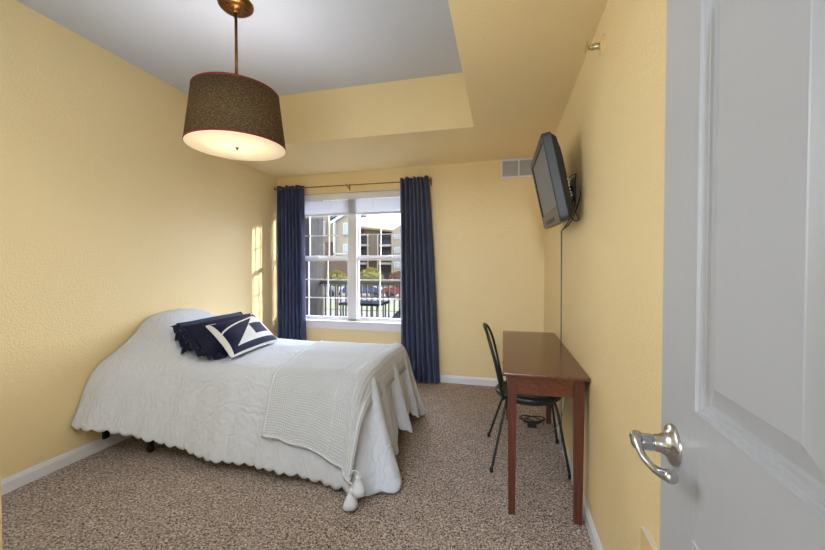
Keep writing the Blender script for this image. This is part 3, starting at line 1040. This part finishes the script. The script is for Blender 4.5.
# ------------------------------------------------------------------ air vent
vt = thing('air_vent', (.15, D - .006, 2.28), 'white metal air vent high on the wall behind the television', 'vent')
bm = NB()
vx0, vx1, vz0, vz1 = -.028, .345, 2.279, 2.482
b_ = .02
box(bm, vx0, vx1, D - .010, D, vz0, vz0 + b_, bev=.002); box(bm, vx0, vx1, D - .010, D, vz1 - b_, vz1, bev=.002)
box(bm, vx0, vx0 + b_, D - .010, D, vz0 + b_, vz1 - b_, bev=.002); box(bm, vx1 - b_, vx1, D - .010, D, vz0 + b_, vz1 - b_, bev=.002)
box(bm, .152, .168, D - .010, D, vz0 + b_, vz1 - b_)
make('vent_frame', bm, M['vent'], vt)
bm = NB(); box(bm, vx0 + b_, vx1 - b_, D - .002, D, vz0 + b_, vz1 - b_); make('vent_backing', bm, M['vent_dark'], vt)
for k in range(15):
    z = vz0 + b_ + .005 + k * .0104
    bm = NB()
    prism(bm, [(D - .008, z), (D - .0065, z), (D - .001, z + .006), (D - .003, z + .006)], 'X', vx0 + b_, vx1 - b_)
    make('louvre', bm, M['vent'], vt)

# ------------------------------------------------------------------ sprinkler
sp = thing('fire_sprinkler', (XR, 1.79, 2.29), 'small brass sidewall fire sprinkler high on the right wall', 'sprinkler')
bm = NB(); lathe(bm, [(.046, 0), (.045, -.005), (.034, -.011), (.016, -.015), (.016, -.017)], (XR, 1.79, 2.29), 28, 'X'); make('escutcheon', bm, M['plate'], sp)
bm = NB(); lathe(bm, [(.014, -.012), (.014, -.03), (.008, -.034), (.007, -.045), (.001, -.047)], (XR, 1.79, 2.29), 14, 'X')
tube(bm, catmull([(XR - .02, 1.778, 2.29), (XR - .042, 1.768, 2.29), (XR - .062, 1.784, 2.29), (XR - .068, 1.79, 2.29)], 5), .004, 6)
tube(bm, catmull([(XR - .02, 1.802, 2.29), (XR - .042, 1.812, 2.29), (XR - .062, 1.796, 2.29), (XR - .068, 1.79, 2.29)], 5), .004, 6)
make('sprinkler_body', bm, M['port'], sp)
bm = NB(); box(bm, XR - .072, XR - .068, 1.766, 1.814, 2.274, 2.306, bev=.001); make('deflector', bm, M['port'], sp)

# wall plate low beside the door
wp = thing('outlet_plate', (XR, 1.19, .39), 'beige outlet plate low on the right wall beside the open door', 'outlet')
bm = NB(); box(bm, XR - .010, XR, 1.145, 1.246, .385, .510, bev=.001); make('plate', bm, M['trim'], wp)  # white rim paints in the highlight on the plate's top edge
bm = NB(); box(bm, XR - .0125, XR - .009, 1.148, 1.243, .388, .507, bev=.0008); make('cover', bm, M['plate'], wp)


# ------------------------------------------------------------------ desk
DX0, DX1, DY0, DY1, DZ = .001, .4245, 1.952, 3.275, .758
dk = thing('desk', ((DX0 + DX1) / 2, (DY0 + DY1) / 2, 0), 'narrow dark cherry wood desk standing against the right wall', 'desk')
bm = NB(); box(bm, DX0, DX1, DY0, DY1, DZ - .018, DZ, bev=.004); make('desktop', bm, M['wood'], dk)
bm = NB()
ap = .095
box(bm, DX0 + .055, DX1 - .075, DY0 + .028, DY0 + .046, DZ - .018 - ap, DZ - .018)
box(bm, DX0 + .055, DX1 - .075, DY1 - .046, DY1 - .028, DZ - .018 - ap, DZ - .018)
box(bm, DX1 - .045, DX1 - .03, DY0 + .06, DY1 - .06, DZ - .018 - ap, DZ - .018)
box(bm, DX0 + .026, DX0 + .04, DY0 + .06, DY0 + .24, DZ - .018 - ap, DZ - .018)
box(bm, DX0 + .026, DX0 + .04, DY1 - .24, DY1 - .06, DZ - .018 - ap, DZ - .018)
box(bm, DX0 + .026, DX0 + .04, DY0 + .24, DY1 - .24, DZ - .030, DZ - .018)
make('apron', bm, M['wood'], dk)
bm = NB(); box(bm, DX0 + .022, DX0 + .036, DY0 + .245, DY1 - .245, DZ - .018 - ap, DZ - .032, bev=.002)
dr = make('drawer', bm, M['wood'], dk)
for y in (2.42, 2.80):
    bm = NB(); lathe(bm, [(.006, 0), (.005, -.01), (.010, -.016), (.011, -.021), (.006, -.026), (.001, -.027)], (DX0 + .023, y, DZ - .066), 16, 'X'); make('knob', bm, M['nickel'], dr)
for x0, x1, sx in ((DX0 + .026, DX0 + .072, 1), (DX1 - .072, DX1 - .022, -1)):
    for y0, y1, sy in ((DY0 + .02, DY0 + .066, 1), (DY1 - .066, DY1 - .02, -1)):
        b2 = NB(); box(b2, x0, x1, y0, y1, 0, DZ - .018, bev=.002)
        cx, cy = (x0 + x1) / 2, (y0 + y1) / 2
        for v in b2.verts:
            k = sm(.55, 0, v.co.z) if v.co.z < .55 else 0
            k = (1 - v.co.z / .62) if v.co.z < .62 else 0
            v.co.x = cx + (v.co.x - cx) * (1 - .24 * k)
            v.co.y = cy + (v.co.y - cy) * (1 - .24 * k)
        bm = NB(); join(bm, b2)
        make('leg', bm, M['wood_leg'], dk)

# ------------------------------------------------------------------ chair
CX, CY, CZ = .172, 2.63, .455
chr_ = thing('side_chair', (CX, CY, 0), 'black metal side chair with round seat tucked under the desk', 'chair')
bm = NB()
lathe(bm, [(.001, CZ + .004), (.10, CZ + .006), (.18, CZ + .016), (.208, CZ + .018), (.218, CZ + .010), (.218, CZ - .012), (.208, CZ - .022), (.001, CZ - .024)], (CX, CY, 0), 48)
make('seat', bm, M['black_seat'], chr_)
bm = NB()
hoop = []
ys = .165
P0 = Vector((CX - .165, CY - ys, CZ - .02)); P1 = Vector((CX - .165, CY + ys, CZ - .02))
def back(yn, z):
    # yn -1..1 ; lean of the back away from the seat, bowed
    h = (z - CZ) / .46
    z = CZ + (z - CZ) * .955
    return Vector((CX - .170 - .098 * h + .03 * (1 - yn * yn) * -1 * h, CY + ys * yn, z))
pts = [back(-1, CZ - .02), back(-1.04, CZ + .1), back(-1.04, CZ + .22), back(-.98, CZ + .34), back(-.78, CZ + .42), back(-.42, CZ + .462), back(0, CZ + .472),
       back(.42, CZ + .462), back(.78, CZ + .42), back(.98, CZ + .34), back(1.04, CZ + .22), back(1.04, CZ + .1), back(1, CZ - .02)]
tube(bm, catmull(pts, 6), .009, 10)
make('back_hoop', bm, M['black_metal'], chr_)
for yn in (-.5, 0, .5):
    bm = NB()
    tube(bm, catmull([back(yn, CZ), back(yn * 1.05, CZ + .2), back(yn * .8, CZ + .455)], 6), .0045, 8)
    make('spindle', bm, M['black_metal'], chr_)
bm = NB()
tube(bm, [(CX + .185 * math.cos(a), CY + .185 * math.sin(a), CZ - .03) for a in [2 * PI * k / 40 for k in range(40)]], .007, 8, cyclic=True)
make('seat_ring', bm, M['black_metal'], chr_)
legs = [((CX - .145, CY - .13), (-.066, 2.365)), ((CX - .145, CY + .13), (-.100, 2.86)), ((CX + .145, CY - .12), (.409, 2.405)), ((CX + .145, CY + .12), (.398, 2.875))]
for (ax, ay), (bx_, by_) in legs:
    bm = NB()
    k = Vector((bx_ - ax, by_ - ay, 0)).normalized()
    back_leg = ax < CX
    a = Vector((ax, ay, CZ - .03)); b = Vector((bx_, by_, .012))
    if back_leg:
        path = [a, a.lerp(b, .35), a.lerp(b, .7), b]
    else:
        path = [a - k * .03 + Vector((0, 0, .0)), a + k * .02 + Vector((0, 0, .0)), a.lerp(b, .18) + k * .025, a.lerp(b, .5) + k * .015, b]
    tube(bm, catmull(path, 7), .0085, 10)
    lg = make('leg', bm, M['black_metal'], chr_)
    bm = NB(); lathe(bm, [(.010, .03), (.012, .026), (.013, .004), (.011, 0)], (bx_, by_, 0), 14, close=True); make('foot_cap', bm, M['tv_black'], lg)

# coiled cord and adapter on the floor under the desk
cc = thing('coiled_cord', (.25, 3.12, 0), 'coiled black cord with plug lying on carpet under the desk', 'cable')
bm = NB()
pts = []
for k in range(150):
    a = k / 150 * 2 * PI * 3
    r = .075 + .02 * math.sin(a * .7)
    pts.append((.24 + r * math.cos(a) * 1.1, 3.12 + r * .9 * math.sin(a), .012 + .05 * abs(math.sin(a * .37 + .4)) + .03 * (k / 150)))
tube(bm, pts, .0045, 6); make('cord', bm, M['cable'], cc)
bm = NB(); box(bm, .20, .27, 3.10, 3.14, 0, .035, bev=.004); make('adapter', bm, M['tv_black'], cc)
lc = NB(); tube(lc, catmull([(.30, 2.95, .02), (.36, 2.80, .12), (.405, 2.66, .32), (.408, 2.60, .50), (.40, 2.70, .62)], 8), .003, 6)
o = make('lamp_cord', lc, M['cable_grey']); tag(o, 'thin grey cord looping up the wall under the desk', 'cable')

# ------------------------------------------------------------------ door
HX, HY = .287, .095
ang = math.atan2(.045, .999)
DW, DT, DH = .762, .035, 2.03
dd = Vector((math.sin(ang), math.cos(ang), 0)); dn = Vector((-math.cos(ang), math.sin(ang), 0))   # along door, room-facing normal
def DP(s, c, z):
    """s from the hinge, c out of the visible face, z up"""
    return Vector((HX, HY, 0)) + dd * s + dn * c + Vector((0, 0, z))
door = bpy.data.objects.new('door_1', None); COL.objects.link(door); door.location = (HX, HY, 0); WPOS[door.name] = Vector(door.location); door['kind'] = 'structure'
bm = NB()
cols = [(.115, .345), (.417, .612)]
cols = [(.09, .262), (.312, .612)]
zr = [(.20, .845), (1.06, 1.755), (1.85, 1.94)]
ss = sorted({0, DW} | {x for c in cols for x in c}); zz = sorted({.008, DH} | {x for c in zr for x in c})
def quad(bm, p):
    f = bm.faces.new([bm.verts.new(x) for x in p]); return f
for side, c0 in ((1, 0.0), (-1, -DT)):
    for i in range(len(ss) - 1):
        for j in range(len(zz) - 1):
            s0, s1, z0, z1 = ss[i], ss[i + 1], zz[j], zz[j + 1]
            if (s0, s1) in cols and (z0, z1) in zr:
                prof = [(0, 0), (.002, .002), (.005, .002), (.007, -.003), (.012, -.003), (.014, -.007), (.019, -.007), (.021, -.011), (.027, -.011), (.058, -.002), (.060, -.001)]
                L = []
                for off, dep in prof:
                    L.append([DP(a, c0 + side * dep, b) for a, b in ((s0 + off, z0 + off), (s1 - off, z0 + off), (s1 - off, z1 - off), (s0 + off, z1 - off))] if z1 - z0 > .15 or off < .04 else None)
                L = [x for x in L if x]
                for A_, B_ in zip(L, L[1:]):
                    for k in range(4):
                        quad(bm, (A_[k], A_[(k + 1) % 4], B_[(k + 1) % 4], B_[k]))
                quad(bm, L[-1])
            else:
                quad(bm, [DP(a, c0, b) for a, b in ((s0, z0), (s1, z0), (s1, z1), (s0, z1))])
for a0, a1 in (((0, .008), (0, DH)), ((0, DH), (DW, DH)), ((DW, DH), (DW, .008)), ((DW, .008), (0, .008))):
    quad(bm, [DP(a0[0], 0, a0[1]), DP(a1[0], 0, a1[1]), DP(a1[0], -DT, a1[1]), DP(a0[0], -DT, a0[1])])
bmesh.ops.remove_doubles(bm, verts=bm.verts[:], dist=.0002)
bmesh.ops.recalc_face_normals(bm, faces=bm.faces[:])
make('door_panel', bm, M['door'], door)
# lever handle
RS, RZ = DW - .065, .967
hd = bpy.data.objects.new('door_handle', None)
def lathe_dir(bm, prof, base, direction, seg=32):
    b2 = NB(); lathe(b2, prof, (0, 0, 0), seg, 'Z')
    q = Vector((0, 0, 1)).rotation_difference(direction)
    for v in b2.verts: v.co = base + q @ v.co
    join(bm, b2)
bm = NB()
base = DP(RS, 0, RZ)
lathe_dir(bm, [(.0385, 0), (.0385, .004), (.036, .007), (.027, .010), (.020, .017), (.0165, .026), (.0155, .033), (.0145, .034), (.0145, .036), (.0155, .037), (.0155, .062), (.0145, .068), (.010, .071), (.001, .072)], base, dn)
hand = make('door_handle', bm, M['nickel'], door)
bm = NB()
P = [DP(RS + .012, .060, RZ + .008), DP(RS - .010, .064, RZ + .004), DP(RS - .035, .063, RZ - .010), DP(RS - .060, .055, RZ - .018), DP(RS - .080, .047, RZ - .018), DP(RS - .098, .040, RZ - .013), DP(RS - .108, .037, RZ - .010)]
pp = catmull(P, 8)
rr = [.014 - .0075 * sm(0, .3, i / len(pp)) + .004 * sm(.45, .9, i / len(pp)) for i in range(len(pp))]
rr = [r + .002 * sm(.6, 1, i / len(rr)) for i, r in enumerate(rr)]
for k_, r_ in enumerate((.003, .0065, .0088, .0102, .0110, .0114)):
    rr[-1 - k_] = r_
for k_, r_ in enumerate((.004, .008, .0105, .0120)):
    rr[k_] = r_
tube(bm, pp, rr, 16); make('lever', bm, M['nickel'], hand)
bm = NB(); box(bm, 0, 0, 0, 0, 0, 0) if False else None
bp = NB()
for v in ((-.0005, -DT + .006), (.0012, -.006)):
    pass
A_ = [DP(DW + .0012, -.008, RZ - .028), DP(DW + .0012, -DT + .008, RZ - .028), DP(DW + .0012, -DT + .008, RZ + .028), DP(DW + .0012, -.008, RZ + .028)]
B_ = [p - dd * .0022 for p in A_]
for q in (A_, B_[::-1]): quad(bp, q)
for k in range(4): quad(bp, (A_[k], A_[(k + 1) % 4], B_[(k + 1) % 4], B_[k]))
make('latch_plate', bp, M['nickel'], door)
for z in (.25, 1.02, 1.80):
    bm = NB(); tube(bm, [DP(-.002, .004, z - .045), DP(-.002, .004, z + .045)], .006, 10); make('hinge', bm, M['nickel'], door)
# hidden-side casing of the doorway, on the left jamb


# ------------------------------------------------------------------ outdoors
GZ = -1.5
bm = NB(); box(bm, -60, 40, 7.2, 75, GZ - .2, GZ); struct('ground', bm, M['asphalt'])
bm = NB(); box(bm, -60, 40, 22.5, 26, GZ, GZ + .04); o = make('lawn_strip', bm, M['grass']); o['kind'] = 'structure'; o.name = 'ground_lawn'
bm = NB(); box(bm, -6, 3, D + .16, 6.35, -.25, -.06); struct('floor_patio', bm, M['patio'])
YR = 6.15
rl = thing('patio_railing', (-2.4, YR, -.06), 'dark metal patio railing seen through the lower window panes', 'railing')
bm = NB(); box(bm, -4.6, .2, YR - .025, YR + .025, 1.01, 1.075, bev=.004); make('top_rail', bm, M['rail'], rl)
bm = NB(); box(bm, -4.6, .2, YR - .015, YR + .015, .02, .05); make('bottom_rail', bm, M['rail'], rl)
for k in range(36):
    x = -4.2 + k * .102
    bm = NB(); box(bm, x - .012, x + .012, YR - .012, YR + .012, .05, 1.01); make('picket', bm, M['rail'], rl)
for x in (-4.55, -1.05, .15):
    bm = NB(); box(bm, x - .03, x + .03, YR - .03, YR + .03, -.06, 1.06); make('post', bm, M['rail'], rl)
bm = NB(); box(bm, -3.90, -3.27, 5.75, 6.25, -.06, 3.1)
o = make('stone_column', bm, M['stone']); tag(o, 'rough grey stone column on the patio left of the window', 'column')
# patio table
pt = thing('patio_table', (-2.02, 5.25, -.06), 'small dark blue patio table outside the middle of the window', 'table')
bm = NB(); box(bm, -2.35, -1.72, 4.95, 5.45, .755, .79, bev=.005); make('tabletop', bm, M['table_blue'], pt)
for x in (-2.30, -1.77):
    for y in (5.0, 5.4):
        bm = NB(); tube(bm, [(x, y, .757), (x * .98 - .04, y, -.06)], .014, 8); make('leg', bm, M['rail'], pt)
pc = thing('patio_chair', (-1.40, 5.2, -.06), 'dark blue slatted patio chair leaning beside the patio table', 'chair')
for k in range(5):
    bm = NB(); y = 5.0 + k * .1
    prism(bm, [(-1.72, .42), (-1.70, .40), (-1.28, .82), (-1.30, .85)], 'Y', y, y + .06); make('back_slat', bm, M['table_blue'], pc)
bm = NB(); box(bm, -1.72, -1.25, 4.98, 5.46, .36, .39); make('seat', bm, M['table_blue'], pc)
for x in (-1.70, -1.27):
    for y in (5.0, 5.44):
        bm = NB(); tube(bm, [(x, y, .365), (x, y, -.06)], .013, 8); make('leg', bm, M['rail'], pc)

def shrub(x, y, r, ztop_, m, label, seed):
    rnd = random.Random(seed)
    s = thing('shrub', (x, y, GZ), label, 'shrub', 'shrubs beyond the patio')
    bm = NB(); tube(bm, [(x, y, GZ), (x + .05, y, ztop_ - r * .8)], .06, 8); make('stem', bm, M['brick'], s)
    bm = NB()
    bmesh.ops.create_icosphere(bm, subdivisions=4, radius=1)
    h = (ztop_ - GZ)
    for v in bm.verts:
        n = v.co.normalized()
        k = 1 + .13 * noise.noise(n * 3.5 + Vector((seed, 0, 0))) + .09 * noise.noise(n * 11)
        v.co = Vector((x + n.x * r * k, y + n.y * r * k, (ztop_ - r * .75) + n.z * r * .75 * k))
    for _ in range(260):
        a = rnd.uniform(0, 6.28); e = rnd.uniform(-.3, 1.5)
        n = Vector((math.cos(a) * math.cos(e), math.sin(a) * math.cos(e), math.sin(e)))
        p = Vector((x + n.x * r * 1.02, y + n.y * r * 1.02, ztop_ - r * .75 + n.z * r * .77))
        q = n.orthogonal().normalized() * .07
        t_ = n * rnd.uniform(.06, .14) + Vector((0, 0, .04))
        f = bm.faces.new([bm.verts.new(p - q), bm.verts.new(p + q), bm.verts.new(p + t_)])
    make('foliage', bm, m, s, smooth=True)
shrub(-9.10, 19.0, .52, 1.03, M['shrub'], 'yellow green shrub seen through the lower left window unit', 1)
shrub(-7.07, 19.0, .62, 1.20, M['shrub'], 'tall pale yellow shrub just right of the centre mullion', 2)
shrub(-5.45, 19.0, .50, 1.0, M['shrub_red'], 'russet shrub at the right window edge beside the curtain', 3)

def car(x, y, L, m, label):
    c = thing('parked_car', (x, y, GZ), label, 'car', 'parked cars outside')
    z = GZ
    body = [(-L / 2, .35), (-L / 2, .75), (-L / 2 + .1, .9), (-L * .22, .95), (-L * .12, 1.38), (L * .16, 1.42), (L * .30, 1.0), (L / 2 - .05, .85), (L / 2, .6), (L / 2, .35)]
    bm = NB(); prism(bm, [(x + u, z + w) for u, w in body], 'Y', y - .85, y + .85, bev=.04); b = make('body', bm, m, c)
    bm = NB(); gl = [(-L * .19, .97), (-L * .11, 1.33), (L * .14, 1.36), (L * .25, .99)]
    prism(bm, [(x + u, z + w) for u, w in gl], 'Y', y - .862, y + .862); make('window', bm, M['car_glass'], c)
    for u in (-L * .32, L * .32):
        for s in (-1, 1):
            bm = NB(); lathe(bm, [(.18, -.1), (.30, -.1), (.33, -.05), (.33, .05), (.30, .1), (.18, .1)], (x + u, y + s * .80, z + .33), 20, 'Y', close=True)
            make('wheel', bm, M['tyre'], c)
car(-13.4, 34, 3.9, M['car_blue'], 'blue parked car seen between the railing pickets right of the mullion')
car(-9.3, 34, 3.9, M['car_red'], 'red parked car at the right edge of the window')
car(-17.9, 34, 4.3, M['car_white'], 'pale parked car seen through the left window unit')

# apartment blocks far behind, laid out by facade rectangles in metres
CAMZ = 1.305
f_, yaw, pit = 365.0, math.atan(90.5 / 365), math.atan(7 / 365)
FW = Vector((-math.sin(yaw) * math.cos(pit), math.cos(yaw) * math.cos(pit), -math.sin(pit)))
RTv = Vector((math.cos(yaw), math.sin(yaw), 0)); UPv = RTv.cross(FW)
def on_y(px, py, Y):
    d = FW + RTv * ((px - 412.5) / f_) + UPv * ((275 - py) / f_)
    t = Y / d.y
    return d.x * t, CAMZ + d.z * t

def facade(parent, name, m, Y, dep, px0, py0, px1, py1):
    x0, z1 = on_y(px0, py0, Y); x1, _ = on_y(px1, py0, Y); _, z0 = on_y((px0 + px1) / 2, py1, Y)
    bm = NB(); box(bm, x0, x1, Y, Y + dep, z0, z1)
    return make(name, bm, m, parent)

YB = 57
b1 = thing('apartment_building', (-26, YB, GZ), 'tan apartment block with stacked dark balconies, right of the mullion', 'building', 'apartment blocks across the lot')
def wall_poly(parent, name, m, Y, dep, pts, bottom=None):
    P2 = [on_y(a, b, Y) for a, b in pts]
    bm = NB(); prism(bm, P2, 'Y', Y, Y + dep)
    return make(name, bm, m, parent)
x0, zt0 = on_y(352, 226.5, YB); x1, zt1 = on_y(392, 231, YB)
bm = NB(); prism(bm, [(x0, GZ), (x1, GZ), (x1, zt1), (x0, zt0)], 'Y', YB, YB + 10); make('wall', bm, M['siding'], b1)
wall_poly(b1, 'eave', M['eave'], YB - .8, 1.2, [(352, 226), (393, 230.5), (393, 232), (352, 228)])
wall_poly(b1, 'roof', M['ext_white'], YB - .6, 6, [(352, 223.5), (393, 229.5), (393, 230.5), (352, 226)])
wall_poly(b1, 'brick_base', M['brick'], YB - .1, .2, [(352, 256), (392, 256), (392, 286), (352, 286)])
for (a, b, c, d) in ((357, 228.5, 364, 233), (357, 236, 366.5, 244), (357, 246.5, 366.5, 254.5), (357, 264.5, 365, 281), (379.5, 231.5, 390, 235.5), (379.5, 236.5, 390, 244.5), (379.5, 246.5, 390, 254.5), (379, 264.5, 390, 281)):
    r = facade(b1, 'balcony', M['ext_dark'], YB - .3, .3, a, b, c, d)
    if d - b > 7:
        facade(r, 'railing', M['ext_rail'], YB - .6, .1, a, (b + d) / 2, c, d)
for (a, b, c, d) in ((356, 244.3, 367, 246.2), (379, 244.5, 391, 246.4), (356, 262.5, 366, 264.5), (378, 262.5, 391, 264.5), (356, 256, 392, 257)):
    facade(b1, 'balcony_slab', M['ext_white'], YB - 1, 1, a, b, c, d)
for px in (367.5, 377.5, 392):
    facade(b1, 'downspout', M['ext_white'], YB - .9, .2, px - .5, 234, px + .5, 281)
b2_ = thing('apartment_building', (-20, 52, GZ), 'pale gabled apartment wing at the far right of the window', 'building', 'apartment blocks across the lot')
wall_poly(b2_, 'wall', M['siding_light'], 53, 8, [(392.5, 282), (430, 282), (430, 212), (410, 219), (392.5, 229.5)])
for (a, b, c, d) in ((394, 234, 401, 239), (394, 247.5, 401, 253), (394, 262, 401, 268), (405, 234, 412, 239)):
    w = facade(b2_, 'window', M['ext_white'], 52.9, .2, a, b, c, d)
    facade(w, 'pane', M['ext_glass'], 52.85, .1, a + .7, b + .7, c - .7, d - .7)
b3 = thing('apartment_building', (-40, 45, GZ), 'gabled tan and brick apartment block seen through the left window unit', 'building', 'apartment blocks across the lot')
wall_poly(b3, 'wall', M['siding'], 47, 8, [(285, 285), (334, 285), (334, 216), (285, 208)])
wall_poly(b3, 'gable_bay', M['siding_light'], 45, 3, [(333, 285), (351, 285), (351, 212), (346, 213), (333, 221.5)])
wall_poly(b3, 'rake_board', M['ext_white'], 44.6, 1, [(330, 221.5), (345, 211.5), (351, 211), (351, 213.5), (346, 214), (330.5, 224)])
wall_poly(b3, 'roof', M['roof'], 45, 6, [(329, 220), (329, 213), (345, 205), (351, 205), (351, 211.5), (345, 211.8)])
wall_poly(b3, 'brick_base', M['brick'], 44.7, .4, [(331, 285), (351, 285), (351, 256), (331, 256)])
wall_poly(b3, 'brick_pier', M['brick'], 46.5, .6, [(325, 285), (331.5, 285), (331.5, 242), (325, 242)])
wall_poly(b3, 'corner_board', M['ext_white'], 44.5, .6, [(333, 222), (334.5, 221.5), (334.5, 256), (333, 256)])
wall_poly(b3, 'band_board', M['ext_white'], 44.5, .3, [(333, 253), (351, 253), (351, 254.5), (333, 254.5)])
for (a, b, c, d) in ((315.5, 221.5, 325.5, 237), (315, 244, 325, 255), (314, 263.5, 323.5, 279), (300, 222, 309, 236), (300, 244, 309, 255)):
    w = facade(b3, 'window', M['ext_white'], 46.8, .3, a, b, c, d)
    facade(w, 'pane', M['ext_glass'], 46.7, .15, a + .8, b + .8, (a + c) / 2 - .3, d - .8)
    facade(w, 'pane', M['ext_glass'], 46.7, .15, (a + c) / 2 + .3, b + .8, c - .8, d - .8)
for (a, b, c, d) in ((343, 223, 349, 235.5), (343, 244, 349, 252.5)):
    w = facade(b3, 'window', M['ext_white'], 44.8, .3, a, b, c, d)
    facade(w, 'pane', M['ext_glass'], 44.7, .15, a + .8, b + .8, c - .6, d - .8)

# ------------------------------------------------------------------ lights
def add_light(name, kind, loc, energy, col=(1, 1, 1), **kw):
    l = bpy.data.lights.new(name, kind); l.energy = energy; l.color = col
    for k, v in kw.items(): setattr(l, k, v)
    o = bpy.data.objects.new(name, l); o.location = loc; COL.objects.link(o)
    return o
add_light('pendant_bulb_light', 'POINT', (LX, LY, 2.20), 18, (.95, .95, 1), shadow_soft_size=.06)
HLX, HLY = -.1, -3.4
hl = thing('hall_fill_lamp', (HLX, HLY, 2.40), 'added unseen fill lamp, round and white, on the hall ceiling behind the camera', 'lamp')  # invented lamp, added to fill the bedroom through the doorway
bm = NB(); lathe(bm, [(.001, -.08), (.08, -.075), (.14, -.05), (.165, -.01), (.17, 0)], (HLX, HLY, 2.49), 40); make('glass_bowl', bm, M['hall_fill_glow'], hl)
bm = NB(); lathe(bm, [(.17, -.012), (.18, -.012), (.18, .008), (.001, .01)], (HLX, HLY, 2.49), 40); make('rim', bm, M['nickel'], hl)
add_light('hall_fill_light', 'POINT', (HLX, HLY, 2.0), 350, (.80, .90, 1), shadow_soft_size=.3)  # added fill from the hall, brightens the room from behind
add_light('room_fill_light', 'POINT', (-1.05, .75, 1.70), 46, (.80, .90, 1), shadow_soft_size=.45)  # bare fill light added to lift the whole room, no visible source
haze = add_light('hazy_sky_light', 'SUN', (0, 12, 12), 20.0, (.86, .93, 1), angle=math.radians(85))
haze.rotation_euler = Vector((-.1, -1, -.75)).to_track_quat('-Z', 'Y').to_euler()
po = add_light('window_portal', 'AREA', (-1.79, D + .2, 1.44), 1, shape='RECTANGLE', size=1.86, size_y=1.57)
po.data.cycles.is_portal = True
po.rotation_euler = (-PI / 2, 0, 0)
sun = add_light('sun', 'SUN', (0, 10, 10), 5.0, (1, .96, .88), angle=math.radians(.6))
sd = Vector((-1, -.33, -.12)).normalized()
sun.rotation_euler = sd.to_track_quat('-Z', 'Y').to_euler()

w = bpy.data.worlds.new('sky'); SC.world = w; w.use_nodes = True
nt = w.node_tree
bg = nt.nodes['Background']
sky = nt.nodes.new('ShaderNodeTexSky')
sky.sky_type = 'HOSEK_WILKIE'
sky.sun_direction = (-sd).normalized()
sky.turbidity = 5; sky.ground_albedo = .4
mx = nt.nodes.new('ShaderNodeMix'); mx.data_type = 'RGBA'
mx.inputs[0].default_value = .75
nt.links.new(sky.outputs[0], mx.inputs[6]); mx.inputs[7].default_value = (.90, .97, 1.1, 1)
nt.links.new(mx.outputs[2], bg.inputs['Color'])
bg.inputs['Strength'].default_value = 6

# ------------------------------------------------------------------ camera
cam = bpy.data.cameras.new('camera'); co = bpy.data.objects.new('camera', cam); COL.objects.link(co)
cam.sensor_fit = 'HORIZONTAL'; cam.sensor_width = 36; cam.lens = 365 / 825 * 36
cam.clip_start = .02; cam.clip_end = 300
co.location = (0, 0, CAMZ)
co.rotation_euler = FW.to_track_quat('-Z', 'Y').to_euler()
SC.camera = co
vs = SC.view_settings
vs.view_transform = 'Standard'; vs.look = 'None'; vs.exposure = 0.0; vs.gamma = 1; vs.use_curve_mapping = False
SC.cycles.max_bounces = 10; SC.cycles.diffuse_bounces = 6
SC.cycles.use_denoising = True
